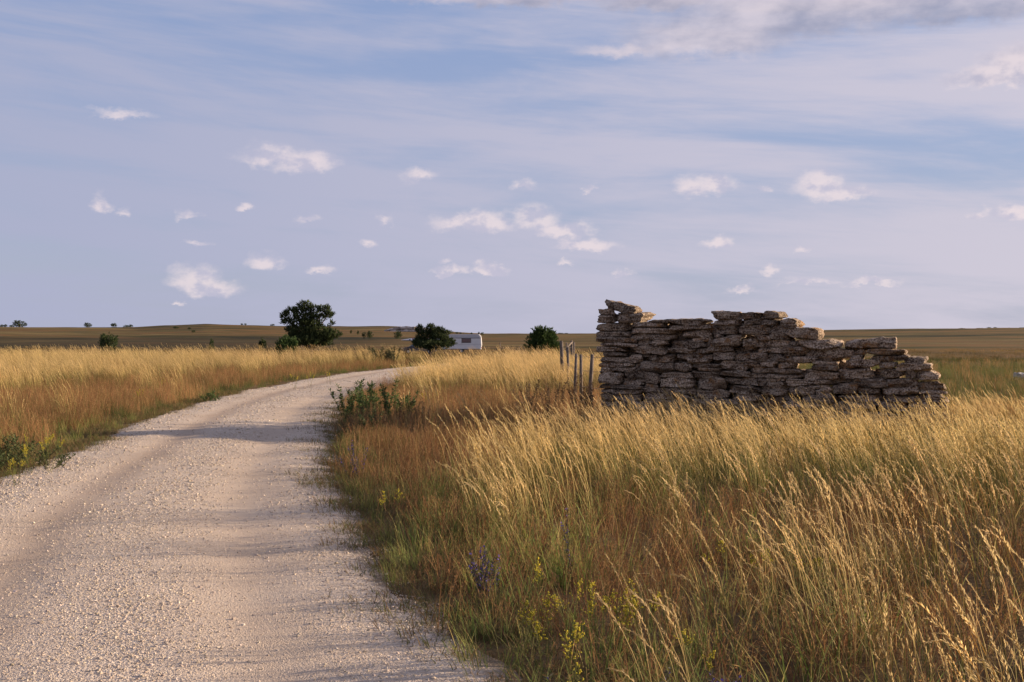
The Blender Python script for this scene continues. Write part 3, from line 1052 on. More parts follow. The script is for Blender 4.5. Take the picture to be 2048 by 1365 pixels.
# --- reddish-brown undergrowth
x, y = candidates(23, 4.0, 60)
dr, dl = d_right(x, y), d_left(x, y)
n = fbm(x / 1.3, y / 1.3, 61, 3)
p = (smooth(dr + .3 * n, 0.1, .8) + smooth(dl + .4 * n, .35, 1.3)) * (0.9 + .5 * n)
p *= off_wall(x, y) * np.interp(y, [0, 15, 30, 60], [1, .8, .5, .3])
p *= 1 - .9 * smooth(y, 10.2, 11.8) * smooth(x, 0, 1) * smooth(y, 21, 19)
p *= 1 - .9 * smooth(x, 4, 9) * smooth(y, 21, 24)
ok = RG.uniform(size=len(x)) < p
x, y = x[ok], y[ok]
pts, rot, s = place(x, y, -0.03, 2.5, 0.75, 1.25)
hn = (1 + 0.3 * fbm(x / 1.1, y / 1.1, 65, 2)) * np.interp(y, [5, 12, 20], [.68, .8, 1.0])
tn = 1 + 0.42 * fbm(x / 1.6, y / 1.6, 66, 3)
scatter('brown_undergrowth', [brown_clump(300 + i) for i in range(8)], pts, rot, np.stack([s, s, s * hn], -1), RG.integers(0, 8, len(x)), M_grass, np.stack([tn * 1.0, tn * .97, tn * .9], -1))

# --- green grass: verges, feet of the tall stand, hollow on the right
x, y = candidates(22, 4.0, 62)
dr, dl = d_right(x, y), d_left(x, y)
n = fbm(x / 1.0, y / 1.0, 71, 3)
p = smooth(dr + .25 * n, .0, .3) * smooth(dr + .5 * n, 2.0, 1.0) * smooth(y, 13.5, 11.0) * .85
p = np.maximum(p, smooth(dr + .25 * n, .15, .5) * smooth(dr, 1.1, .5) * .42)
p = np.maximum(p, smooth(dl + .25 * n, .1, .5) * smooth(dl + .6 * n, 1.5, .5) * .38)
p = np.maximum(p, smooth(dl, .5, 1) * smooth(n, .0, .5) * smooth(dl, 6, 3) * .3)
p = np.maximum(p, smooth(x, -.5, .5) * smooth(y, 9.4, 10.6) * smooth(y, 20.5, 19) * .28)
p = np.maximum(p, smooth(x, .2, .8) * smooth(y, 10, 9) * smooth(n, -.1, .5) * .28)
p = np.maximum(p, smooth(x, 3, 6) * smooth(y, 21, 24) * (.30 + .4 * n) * smooth(y, 62, 50))
p = p * off_wall(x, y) * ~in_road(x, y, -.02)
ok = RG.uniform(size=len(x)) < p
x, y = x[ok], y[ok]
pts, rot, s = place(x, y, -0.05, 2.0, 0.6, 1.15)
s = s * np.interp(np.minimum(np.abs(d_right(x, y)), np.abs(d_left(x, y))), [0, .5, 1.2], [.45, .7, 1.0])
tn = (1 + 0.25 * fbm(x / 2, y / 2, 76, 3)) * (1 + .3 * (y < 13))
scatter('green_grass', [green_clump(400 + i) for i in range(7)], pts, rot, s, RG.integers(0, 7, len(x)), M_grass, np.stack([tn * (1.02 - .40 * (y > 21)), tn * (1 - .40 * (y > 21)), tn * (.95 - .35 * (y > 21))], -1))

# --- low mats creeping over the road edge
x, y = candidates(60, 4.0, 32, xmin=-9, xmax=2)
dr, dl = d_right(x, y), d_left(x, y)
n = fbm(x / .45, y / .45, 81, 3)
p = np.maximum(smooth(dr + .55 * n, -.32, .10) * smooth(dr, 1.2, .6), smooth(dl + .4 * n, -.12, .2) * smooth(dl, 1.2, .6)) * .6
ok = RG.uniform(size=len(x)) < p
x, y = x[ok], y[ok]
pts, rot, s = place(x, y, 0, 3, 0.6, 1.3)
pts[:, 2] += 0.01
scatter('creeping_verge_plants', [mat_clump(500 + i) for i in range(5)], pts, rot, s, RG.integers(0, 5, len(x)), M_grass)

# --- tussocks over the far pasture
x, y = candidates(0.8, 58, 190, .50, 4)
d = np.hypot(x, y)
n = fbm(x / 14, y / 30, 95, 3)
p = np.interp(d, [58, 80, 190], [.9, .6, .22])
ok = RG.uniform(size=len(x)) < p
x, y, n = x[ok], y[ok], n[ok]
ok = ~in_road(x, y, -.3)
x, y, n = x[ok], y[ok], n[ok]
pts, rot, s = place(x, y, 0, 3, 1.1, 2.2)
hollow = smooth(x, 6, 16) * smooth(y, 100, 75)
t_dry = np.stack([.75 + .7 * n, .62 + .5 * n, .55 + .4 * n], -1)
t_wet = np.stack([.42 + .2 * n, .52 + .2 * n, .4 + .1 * n], -1)
tint = t_dry * (1 - hollow[:, None]) + t_wet * hollow[:, None]
scatter('pasture_tussocks', [green_clump(450 + i, 26, .3, (.10, .30), [(0.12, 0.11, 0.035), (0.17, 0.115, 0.042), (0.21, 0.135, 0.05), (0.10, 0.095, 0.03)]) for i in range(5)],
        pts, rot, np.stack([s * 1.3, s * 1.3, s * .8], -1), RG.integers(0, 5, len(x)), M_grass, tint)

# --- loose gravel on the road
def road_pts(n, y0, y1):
    yv = RG.uniform(y0, y1, n)
    u = RG.uniform(-.12, 1.13, n)
    w_ = np.interp(u + .03 * vnoise(yv * .7, u * 0, 3), [-.12, 0, .1, .2, .3, .4, .55, .66, .76, .88, 1.0, 1.13], [.3, 1, 1, .5, .12, .5, 1, .45, .12, .45, .9, .25])
    w_ = w_ * (.6 + .6 * fbm(u * 5, yv * 1.2, 19, 3))
    ok = RG.uniform(size=n) < w_
    yv, u = yv[ok], u[ok]
    xv = xl(yv) + (xr(yv) - xl(yv)) * u
    return xv, yv, u


px_, py_, pu_, ps_ = [], [], [], []
for n_, a, c, s0 in ((130000, 3.5, 10, .0044), (60000, 10, 18, .0064), (22000, 18, 34, .010), (6000, 34, 60, .014)):
    q, w, u = road_pts(n_, a, c)
    px_.append(q); py_.append(w); pu_.append(u); ps_.append(s0 * np.exp(RG.normal(0, .40, len(q))))
x, y, u, s = map(np.concatenate, (px_, py_, pu_, ps_))
s = np.minimum(s, np.interp(y, [4, 10, 20], [.013, .018, .026]))
pts = np.stack([x, y, road_z(x, y, u) + s * .12], -1)
tn = RG.uniform(.70, 1.02, len(x))
scatter('loose_gravel', [pebble_geo(600 + i) for i in range(8)], pts, RG.uniform(-3.1, 3.1, (len(x), 3)) * np.array([.15, .15, 1]), s, RG.integers(0, 8, len(x)), M_pebble,
        np.stack([tn, tn * RG.uniform(.95, 1.02, len(x)), tn * RG.uniform(.9, 1.03, len(x))], -1))

# ------------------------------------------------------------------ trees and bushes
def crown_geo(lobes, n, L, seed, pal, K=6, up=.7, wid=.22, shell=.55):
    """shoots of narrow leaves spread through a set of ellipsoids; lobes = (centre, radii)"""
    r = np.random.default_rng(seed)
    vol = np.array([l[1][0] * l[1][1] * l[1][2] for l in lobes]) ** .55
    g = Geo()
    pick = r.choice(len(lobes), n, p=vol / vol.sum())
    for kx in pick:
        c, rad = np.asarray(lobes[kx][0], float), np.asarray(lobes[kx][1], float)
        o = rand_unit(r)
        q = 1 - (1 - shell) * r.uniform() ** 1.0 if r.uniform() < .75 else r.uniform(.15, 1)
        p = c + o * rad * q
        d = o * .75 + np.array([0, 0, up]) + rand_unit(r) * .35
        d /= np.linalg.norm(d)
        col = lerp(pal[0], pal[1], r.uniform() ** 1.3)
        LL = L * r.uniform(.65, 1.35)
        for j in range(K):
            e = d + rand_unit(r) * .55
            e /= np.linalg.norm(e)
            st = p + d * LL * r.uniform(-.35, .45)
            s_ = np.cross(e, rand_unit(r)); s_ /= np.linalg.norm(s_) + 1e-9
            g.diamond(st, e, s_, LL * r.uniform(.7, 1.15), LL * wid, col)
    return g


def geo_obj(name, g, mat, parent=None, sm=False):
    return mesh_obj(name, g.v, g.f, mat, parent, sm, g.c)


def px_lobes(lst, ox, oy, scl, depth, base_px, thick=0.85):
    """outline lobes read off an enlarged crop -> ellipsoids round the plant's base"""
    m = depth / F / scl
    out = []
    r = np.random.default_rng(3)
    bx, bz = base_px
    for cx, cy, rx, ry in lst:
        X = (cx - bx) * m
        Z = (bz - cy) * m
        ry_ = rx * m * thick
        out.append(((X, r.uniform(-.35, .35) * rx * m, Z), (rx * m, ry_, ry * m)))
    return out


def woody(name, depth, cx_px, lobes, n, L, seed, pal, label, cat, trunk_r, group=None, K=6, up=.7, wid=.22, trunk_name='trunk', limbs=True):
    xw = (cx_px - 1024) / F * depth
    zb = float(tz(xw, depth))
    e = empty(name, (xw, depth, zb - .03), label, cat, group)
    lb = lobes(zb)
    geo_obj('crown', crown_geo(lb, n, L, seed, pal, K, up, wid), M_leaf, e)
    g = Geo()
    top = max(l[0][2] for l in lb)
    bk = [(0.1, 0.07, 0.05)] * 4
    r = np.random.default_rng(seed)
    mid = np.array([r.uniform(-.1, .1) * top, 0, top * .45])
    g.tube([(0, 0, -.25), (0, 0, 0.05), mid, (mid[0] * .6, 0, top)], [trunk_r * 1.3, trunk_r, trunk_r * .7, trunk_r * .2], bk, 8)
    if limbs:
        for c, rad in lb:
            c = np.array(c)
            st = np.array([0, 0, min(max(.12, c[2] * .5), top * .5)])
            md = (st + c) / 2 + np.array([0, 0, -.08])
            g.tube([st, md, c, c + (c - md) * .4], [trunk_r * .5, trunk_r * .38, trunk_r * .2, trunk_r * .06], bk, 5)
    geo_obj(trunk_name, g, M_bark, e, True)
    return e


PINE = [(0.026, 0.040, 0.016), (0.085, 0.105, 0.040)]
JUN = [(0.030, 0.055, 0.018), (0.075, 0.115, 0.032)]

# the pine by the road bend (crop origin 520,580, scale 6.827)
def pine_lobes(zb):
    dep = 100.0
    base = (700, (HROW + (EYE - zb) / dep * F - 580) * 6.827)
    L_ = [(620, 215, 95, 55), (560, 285, 120, 50), (720, 270, 110, 50), (440, 300, 85, 50), (880, 260, 100, 40), (330, 370, 55, 60), (600, 370, 190, 55), (930, 335, 70, 45), (790, 375, 120, 45), (390, 430, 85, 40), (620, 450, 190, 45),
          (560, 560, 200, 95), (800, 570, 210, 85), (1000, 610, 105, 55), (680, 650, 290, 70), (420, 540, 75, 50), (985, 470, 22, 35), (720, 480, 130, 70), (510, 670, 130, 50), (850, 660, 150, 55), (640, 700, 240, 45), (500, 640, 150, 60), (880, 640, 170, 60), (560, 720, 200, 50), (800, 720, 200, 50)]
    return px_lobes(L_, 520, 580, 6.827, dep, base, .8)


woody('pine_tree', 100.0, 520 + 700 / 6.827, pine_lobes, 4200, .25, 1, PINE, 'tall dark spreading pine tree with drooping lower boughs beyond the road bend', 'tree', .16, K=7, up=.75, wid=.20)

# bushes: name, depth, centre px, (left, top, right) px, foliage count, shoot length, palette, label
def dome(l, t, r_, dep, seed, cx, lumps=7, flat=.9):
    def f(zb):
        m = dep / F
        row0 = HROW + (EYE - zb) / dep * F
        rr_ = np.random.default_rng(seed)
        H = (row0 - t) * m
        Wd = (r_ - l) * m
        X0 = ((l + r_) / 2 - cx) * m
        out = [((X0, 0, H * .46), (Wd * .42, Wd * .40, H * .48))]
        for i in range(lumps):
            a = rr_.uniform(-1, 1); hh = rr_.uniform(.2, .78)
            wd = math.sqrt(max(0.05, 1 - ((hh - .4) / .62) ** 2))
            out.append(((X0 + a * Wd * .33 * wd, rr_.uniform(-1, 1) * Wd * .3 * wd, H * hh), (Wd * rr_.uniform(.12, .2), Wd * .17, H * rr_.uniform(.14, .24))))
        return out
    return f


woody('juniper_bush', 60.0, 1084, dome(1044, 647, 1126, 60, 5, 1084, 10), 4200, .13, 7, JUN, 'round dense green juniper bush beside the wooden fence posts', 'bush', .07, K=6, up=.55, wid=.3, trunk_name='stem')
woody('juniper_bush', 84.0, 572, dome(546, 669, 598, 84, 9, 572, 6), 1500, .15, 9, JUN, 'low bright green bush at the foot of the tall pine', 'bush', .06, K=6, up=.6, wid=.3, trunk_name='stem')


def mid_lobes(zb):
    dep = 112.0
    m = 4.876
    base = (400, (HROW + (EYE - zb) / dep * F - 620) * m)
    L_ = [(400, 190, 50, 50), (290, 190, 40, 45), (470, 215, 75, 45), (350, 260, 100, 60), (480, 275, 90, 55), (560, 315, 80, 40), (300, 320, 80, 50), (420, 340, 200, 45), (545, 235, 30, 30)]
    return px_lobes(L_, 780, 620, m, dep, base, .75)


woody('pine_tree', 112.0, 780 + 400 / 4.876, mid_lobes, 3200, .21, 11, PINE, 'low bushy dark pine growing in front of the white caravan', 'tree', .10, K=7, up=.75, wid=.2)
woody('heath_bush', 135.0, 216, dome(194, 663, 238, 135, 13, 216, 7), 700, .22, 13, PINE, 'wide dark bush alone on the dark heath beyond the left field', 'bush', .08, K=6, up=.5, wid=.28, trunk_name='stem')
woody('juniper_bush', 110.0, 526, dome(517, 672, 533, 110, 15, 526, 3), 220, .16, 15, PINE, 'small dark bush left of the bright green bush by the pine', 'bush', .05, K=6, up=.6, wid=.3, trunk_name='stem')
woody('juniper_bush', 120.0, 423, dome(418, 671, 428, 120, 17, 423, 2), 160, .16, 17, PINE, 'narrow upright dark juniper at the back edge of the golden field', 'bush', .05, K=6, up=.8, wid=.3, trunk_name='stem')


# far bushes on the heath and along the skyline: three shapes, copied
far_geo = []
for i in range(4):
    r_ = np.random.default_rng(700 + i)
    lb = [((0, 0, .48), (.44, .42, .46))] + [((r_.uniform(-.34, .34), r_.uniform(-.3, .3), r_.uniform(.25, .8)), (.17, .17, .17)) for _ in range(6)]
    g = crown_geo(lb, 260, .12, 700 + i, PINE, 5, .4, .35)
    g.tube([(0, 0, -.2), (0, 0, .5)], [.05, .03], [(0.08, .06, .04)] * 2, 5)
    far_geo.append(geo_obj('far_bush_mesh', g, M_leaf))
far_me = [o.data for o in far_geo]
for o in far_geo:
    bpy.data.objects.remove(o)


def sky_bush(px, top, wpx, dep, label, group, kind=0, name='distant_bush'):
    xw = (px - 1024) / F * dep
    zb = float(tz(xw, dep))
    ztop = EYE + (HROW - top) / F * dep
    o = bpy.data.objects.new(name, far_me[kind % 4])
    COL.objects.link(o)
    o.location = (xw, dep, zb - .05)
    o.scale = (wpx / F * dep, wpx / F * dep, max(ztop - zb, .6))
    o.rotation_euler = (0, 0, kind * 1.7)
    tag(o, label, 'bush', group)
    return o


SK = 'bushes along the far skyline'
sky_bush(40, 641, 30, 880, 'largest rounded dark tree on the far left skyline', None, 0, 'distant_tree')
sky_bush(24, 650, 12, 885, 'little dark bush touching the largest skyline tree', None, 1)
sky_bush(3, 649, 9, 890, 'dark bush on the skyline beyond the dark heath', SK, 2)
sky_bush(11, 648.5, 8, 885, 'dark bush on the skyline beyond the dark heath', SK, 3)
sky_bush(176, 645.5, 17, 880, 'smooth domed dark bush alone on the bare skyline', None, 0)
sky_bush(228, 646, 14, 880, 'dark bush on the skyline beyond the dark heath', SK, 1)
sky_bush(252, 650, 12, 870, 'dark bush on the skyline beyond the dark heath', SK, 2)
sky_bush(261, 649, 11, 880, 'dark bush on the skyline beyond the dark heath', SK, 3)
SL = 'small bushes on the slope of the low hill'
for i, (px, top, w_, dep) in enumerate(((352, 653, 12, 640), (379, 655, 8, 600), (387, 660, 8, 520), (716, 661, 5, 500), (740, 662, 14, 430), (728, 664, 8, 430), (796, 661, 17, 420), (702, 660, 5, 520))):
    sky_bush(px, top, w_, dep, 'small dark bush on the brown slope of the low hill', SL, i)
for i, px in enumerate((484, 491)):
    sky_bush(px, 647, 6, 860, 'one of a pair of tiny bushes above the pale rock ledge', 'pair of bushes above the ledge', i)
sky_bush(545, 648, 10, 860, 'dark bush on the crest left of the tall pine', None, 2)
for i, (px, w_, t) in enumerate(((899, 15, 660), (914, 7, 664), (921, 5, 664.5), (943, 5, 665), (958, 5, 664), (965, 6, 664.5))):
    sky_bush(px, t, w_, 700, 'dark bush on the skyline above the caravan roof', 'bushes on the skyline above the caravan', i)
for i, (px, w_, t) in enumerate(((1122, 14, 666), (1133, 8, 666.5))):
    sky_bush(px, t, w_, 800, 'low dark scrub on the flat skyline right of the round juniper', 'scrub on the skyline right of the juniper', i)
for i, (px, w_, t) in enumerate(((1925, 16, 656.5), (1960, 12, 656), (1978, 10, 654.5), (1990, 8, 654.5), (2018, 14, 656), (2044, 10, 655))):
    sky_bush(px, t, w_, 870, 'tiny bush on the flat skyline beyond the green hollow', 'bushes on the skyline beyond the green hollow', i)

# pale rock ledges on the far hill
M_ledge = flat_mat('pale_limestone_cliff', (0.36, 0.30, 0.26), .95, .1, .45, .35, .3)


def ledge(px0, px1, top, bot, dep, label, seed):
    r = np.random.default_rng(seed)
    m = dep / F
    xs = np.linspace((px0 - 1024) * m, (px1 - 1024) * m, 46)
    zt = EYE + (HROW - top) * m
    zbm = EYE + (HROW - bot) * m
    V, Fc = [], []
    prof = [(0, 0.0), (.25, -.2), (.5, .15), (.72, -.1), (1, .1), (1.02, 6)]
    taper = np.sin(np.linspace(0.06, math.pi - .06, 46)) ** .35
    for i, xx in enumerate(xs):
        off = 1.6 * fbm(np.array([xx / 4]), np.array([0.0]), seed, 3)[0]
        hh = (zt - zbm) * taper[i] * (1 + .12 * fbm(np.array([xx / 2.5]), np.array([3.0]), seed + 3, 3)[0])
        for (t, dy_) in prof:
            V.append((xx, dep + off + dy_ * (1 if dy_ > 1 else 2) + .8 * fbm(np.array([xx / 1.5]), np.array([t * 4]), seed + 5, 2)[0], zbm - .8 * (t == 0) + hh * min(t, 1)))
    n_ = len(prof)
    for i in range(45):
        for j in range(n_ - 1):
            Fc.append((i * n_ + j, (i + 1) * n_ + j, (i + 1) * n_ + j + 1, i * n_ + j + 1))
    o = mesh_obj('rock_ledge', V, Fc, M_ledge)
    tag(o, label, 'rock ledge')
    return o


ledge(455, 514, 652.5, 660, 780, 'pale limestone ledge on the crest of the low hill', 3)
ledge(768, 856, 653.5, 666.5, 600, 'long layered rock ledge behind the caravan and bushy pine', 9)

# ------------------------------------------------------------------ fences behind the wall
def post_geo(h, r0, seed):
    r = np.random.default_rng(seed)
    g = Geo()
    lean = r.normal(0, .03, 2)
    g.tube([(0, 0, -.3), (lean[0] * h * .5, lean[1] * h * .5, h * .5), (lean[0] * h, lean[1] * h, h)], [r0, r0 * .95, r0 * .82], [(1, 1, 1)] * 3, 7)
    return g


def fence(name, posts, label, h=1.2, r0=.039, rails=None, wires=(.45, .8, 1.1)):
    x0, y0 = posts[0][:2]
    z0 = float(tz(x0, y0))
    e = empty(name, (x0, y0, z0), label, 'fence')
    tops = []
    for i, p in enumerate(posts):
        hh = (p[2] if len(p) > 2 else h) * .95
        o = geo_obj('post', post_geo(hh, r0 * (p[3] if len(p) > 3 else 1), hash((name, i)) % 1000 if False else i * 7 + len(posts)), M_wood, e, True)
        o.location = (p[0] - x0, p[1] - y0, float(tz(p[0], p[1])) - z0)
        tops.append((p[0] - x0, p[1] - y0, float(tz(p[0], p[1])) - z0, hh))
    for wz in wires:
        g = Geo()
        path = [np.array([t[0], t[1], t[2] + min(wz, t[3] - .05)]) for t in tops]
        g.tube(path, [.004] * len(path), [(1, 1, 1)] * len(path), 4)
        geo_obj('wire', g, M_wire, e)
    for (a, za, c, zc) in (rails or []):
        g = Geo()
        A, Cc = tops[a], tops[c]
        g.tube([(A[0], A[1], A[2] + za), (Cc[0], Cc[1], Cc[2] + zc)], [.04, .035], [(1, 1, 1)] * 2, 6)
        geo_obj('rail', g, M_wood, e, True)
    return e


def at(px, dep):
    return ((px - 1024) / F * dep, dep)


fence('wooden_fence', [(*at(1240, 23), 1.2), (*at(1178, 24.2), 1.22, 1.15), (*at(1163, 25.2), 1.2), (*at(1149, 26.5), 1.2), (*at(1136, 31), 1.3), (*at(1126, 35), 1.42, 1.6)],
      'short grey wooden post and wire fence running from behind the stone wall to the juniper')
fence('wooden_fence', [(*at(1123, 44), 1.35, 1.3), (*at(1133, 47), 1.28), (*at(1144, 49), 1.36, 1.7), (*at(1147.5, 49.6), 1.3, 1.2)],
      'grey fence corner with a slanting rail right of the round juniper', rails=[(1, 1.0, 2, 1.22)], wires=(.5, 1.0))
fence('wooden_fence', [(*at(972, 120), 1.3), (*at(1000, 118), 1.7, 1.6), (*at(1018, 117), 1.3), (*at(1040, 116), 1.3), (*at(1060, 115), 1.3)],
      'low grey pasture fence running between the caravan and the round juniper', rails=[(0, .25, 1, 1.15), (1, 1.1, 2, .95), (2, .95, 3, .9)], wires=(.5, 1.0))

# ------------------------------------------------------------------ caravan, car, boat
M_cwhite = flat_mat('caravan_white_panel', (0.66, 0.64, 0.64), .45, .4, .05, 2)
M_cgrey = flat_mat('caravan_roof_grey', (0.46, 0.45, 0.47), .5, .4, .05, 2)
M_trim = flat_mat('dark_trim', (0.10, 0.09, 0.09), .5, .4, .1, 5)
M_glass = flat_mat('tinted_pane', (0.16, 0.105, 0.105), .15, .6, .1, 3)
M_tyre = flat_mat('rubber_tyre', (0.03, 0.03, 0.032), .8, .2, .1, 9)
M_rim = flat_mat('steel_rim', (0.4, 0.4, 0.4), .4, .5, .1, 9, 0, .6)


def extrude_profile(name, prof, y0, y1, mat, parent, bev=.05):
    """side outline (x,z) pushed through y0..y1 with softened edges"""
    n_ = len(prof)
    c = np.mean(np.array(prof), 0)
    rings = []
    P_ = np.array(prof)
    ins = c + (P_ - c) * (1 - bev)
    for yv, q in ((y0, ins), (y0 + bev, P_), (y1 - bev, P_), (y1, ins)):
        rings += [(a, yv, z) for a, z in q]
    Fc = [(k_ * n_ + j, k_ * n_ + (j + 1) % n_, (k_ + 1) * n_ + (j + 1) % n_, (k_ + 1) * n_ + j) for k_ in range(3) for j in range(n_)]
    Fc += [tuple(range(n_))[::-1], tuple(3 * n_ + j for j in range(n_))]
    o = mesh_obj(name, rings, Fc, mat, parent)
    return o


def boxm(name, x0, x1, y0, y1, z0, z1, mat, parent):
    V = [(x, y, z) for x in (x0, x1) for y in (y0, y1) for z in (z0, z1)]
    Fc = [(0, 1, 3, 2), (4, 6, 7, 5), (0, 4, 5, 1), (2, 3, 7, 6), (0, 2, 6, 4), (1, 5, 7, 3)]
    o = mesh_obj(name, V, Fc, mat, parent)
    md = o.modifiers.new('b', 'BEVEL'); md.width = min(.015, (x1 - x0) * .2, (z1 - z0) * .2, (y1 - y0) * .2); md.segments = 2
    return o


def wheel(parent, x, y, z, r0=.32, w=.2):
    e = []
    for nm, ra, wd, mt in (('tyre', r0, w, M_tyre), ('rim', r0 * .6, w + .02, M_rim)):
        V, Fc, n_ = [], [], 20
        for yy_, q in ((-wd / 2, .88), (-wd / 3, 1), (wd / 3, 1), (wd / 2, .88)):
            V += [(ra * q * math.cos(6.2832 * j / n_), yy_, ra * q * math.sin(6.2832 * j / n_)) for j in range(n_)]
        for k_ in range(3):
            Fc += [(k_ * n_ + j, k_ * n_ + (j + 1) % n_, (k_ + 1) * n_ + (j + 1) % n_, (k_ + 1) * n_ + j) for j in range(n_)]
        Fc += [tuple(range(n_))[::-1], tuple(3 * n_ + j for j in range(n_))]
        e.append((nm, V, Fc, mt))
    t = mesh_obj('wheel', e[0][1], e[0][2], e[0][3], parent)
    t.location = (x, y, z)
    mesh_obj('rim', e[1][1], e[1][2], e[1][3], t)
    return t


CD = 150.0
cx0 = (878 - 1024) / F * CD
zg = float(min(tz(cx0 + q, CD + w_) for q in (0, 2.7, 5.5) for w_ in (0, 2)))
cara = empty('caravan', (cx0, CD, zg), 'white caravan with a grey roof and one dark window parked in tall grass', 'caravan')
zt = EYE + (HROW - 669) / F * CD - zg          # top of the roof
zb_ = EYE + (HROW - 699.5) / F * CD - zg       # bottom of the body
H_ = zt - zb_
extrude_profile('body', [(0.15, zb_), (5.45, zb_), (5.56, zb_ + H_ * .3), (5.50, zb_ + H_ * .76), (-.02, zb_ + H_ * .76), (-.08, zb_ + H_ * .4)], 0, 2.1, M_cwhite, cara, .04)
extrude_profile('roof', [(-.02, zb_ + H_ * .765), (5.50, zb_ + H_ * .765), (5.42, zb_ + H_ * .90), (5.22, zt), (.55, zt), (.15, zb_ + H_ * .93)], -.006, 2.106, M_cgrey, cara, .05)
boxm('trim_strip', .0, 5.5, -.02, 0.03, zb_ + H_ * .735, zb_ + H_ * .758, M_trim, cara)
boxm('trim_strip', -.0, 5.52, -.02, 0.03, zb_ + H_ * .33, zb_ + H_ * .35, M_cgrey, cara)
boxm('skirt', .1, 5.45, -.015, 0.05, zb_ - .02, zb_ + .09, M_trim, cara)
wx0 = (923 - 878) / F * CD; wx1 = (942.2 - 878) / F * CD
wz0 = EYE + (HROW - 686.2) / F * CD - zg; wz1 = EYE + (HROW - 677.2) / F * CD - zg
win = boxm('window', wx0, wx1, -.03, .03, wz0, wz1, M_trim, cara)
boxm('pane', wx0 + .06, wx1 - .06, -.045, -.028, wz0 + .06, wz1 - .06, M_glass, win)
dr_ = boxm('door', 1.55, 2.15, -.012, .03, zb_ + .12, zb_ + H_ * .72, M_cwhite, cara)
boxm('handle', 2.0, 2.1, -.05, -.012, zb_ + H_ * .4, zb_ + H_ * .43, M_trim, dr_)
wheel(cara, 2.9, .12, .32); wheel(cara, 2.9, 1.98, .32)
boxm('axle', 2.84, 2.96, .12, 1.98, .26, zb_ + .02, M_trim, cara)
boxm('hitch', -1.2, .2, 1.0, 1.1, zb_ - .05, zb_ + .03, M_trim, cara)
boxm('jockey_leg', -1.05, -.98, 1.01, 1.09, .0, zb_ - .04, M_trim, cara)
boxm('tail_light', 5.50, 5.58, .1, .3, zb_ + .18, zb_ + .3, flat_mat('red_lens', (.4, .03, .02), .3, .5), cara)

# car with a boat on its roof, left of the caravan, half hidden by the bushy pine
CARD = 146.0
ccx = (803 - 1024) / F * CARD
zg2 = float(min(tz(ccx + q, CARD + w_) for q in (0, 2, 4.4) for w_ in (0, 1.7)))
M_cpaint = flat_mat('dark_blue_car_paint', (0.04, 0.045, 0.06), .3, .5, .05, 3)
M_cglass = flat_mat('car_glass', (0.20, 0.25, 0.30), .08, .8, .05, 3)
car = empty('parked_car', (ccx, CARD, zg2), 'dark car with a sloping windscreen carrying a white boat on its roof', 'car')
extrude_profile('body', [(.05, .32), (4.35, .32), (4.42, .6), (4.35, .92), (1.2, .95), (.25, .82), (.02, .6)], 0, 1.72, M_cpaint, car, .06)
extrude_profile('cabin', [(.98, .94), (4.22, .92), (3.95, 1.32), (3.6, 1.46), (2.1, 1.48), (1.75, 1.40)], .1, 1.62, M_cpaint, car, .08)
V = [(1.02, .2, .965), (1.02, 1.52, .965), (1.73, 1.44, 1.40), (1.73, .28, 1.40)]
V = [(a - .022, y_, z_ + .02) for a, y_, z_ in V] + [(a, y_, z_ - .01) for a, y_, z_ in V]
mesh_obj('windscreen', V, [(3, 2, 1, 0), (4, 5, 6, 7), (0, 1, 5, 4), (1, 2, 6, 5), (2, 3, 7, 6), (3, 0, 4, 7)], M_cglass, car)
for (a, c) in ((1.55, 2.45), (2.55, 3.6)):
    lo, hi = (a - .28 if a < 2 else a), (a + .22 if a < 2 else a)
    Vw = [(lo, .085, .98), (c, .085, .98), (c - (.0 if a < 2 else .12), .09, 1.38), (hi, .09, 1.38)]
    Vw = Vw + [(q[0], q[1] + .05, q[2]) for q in Vw]
    mesh_obj('side_window', Vw, [(0, 1, 2, 3), (7, 6, 5, 4), (0, 4, 5, 1), (1, 5, 6, 2), (2, 6, 7, 3), (3, 7, 4, 0)], M_cglass, car)
for a in (.85, 3.55):
    wheel(car, a, .1, .31); wheel(car, a, 1.62, .31)
for y_ in (.2, 1.36):
    boxm('headlight', .0, .12, y_, y_ + .2, .62, .74, M_rim, car)
for a in (2.15, 3.3):
    boxm('roof_bar', a, a + .06, .2, 1.52, 1.44, 1.535, M_trim, car)
# boat hull
M_boat = flat_mat('white_hull', (0.70, 0.66, 0.66), .4, .4, .05, 3)
M_red = flat_mat('red_trim', (0.45, 0.03, 0.025), .45, .4, .05, 3)
boat = empty('boat', (ccx, CARD + .86, zg2 + 1.535), 'white pointed boat hull with dark round holes and a red stripe on a car roof', 'boat')
V, Fc = [], []
L0, L1, ns, nr = -.18, 5.0, 26, 12
for i in range(ns):
    t = i / (ns - 1)
    w_ = .42 * min(1, (t / .42)) ** .8 * (1 - .25 * max(0, t - .7) / .3) + .004
    zc = .02 + .34 * (1 - min(1, t / .5)) ** 1.3 * .6
    hh = .22 * min(1, (t / .38)) ** .85 + .006
    for j in range(nr):
        a = 6.2832 * j / nr
        V.append((L0 + (L1 - L0) * t, w_ * math.cos(a), zc + hh + hh * math.sin(a)))
for i in range(ns - 1):
    for j in range(nr):
        Fc.append((i * nr + j, i * nr + (j + 1) % nr, (i + 1) * nr + (j + 1) % nr, (i + 1) * nr + j))
Fc += [tuple(range(nr)), tuple((ns - 1) * nr + j for j in range(nr))[::-1]]
mesh_obj('hull', V, Fc, M_boat, boat, True)
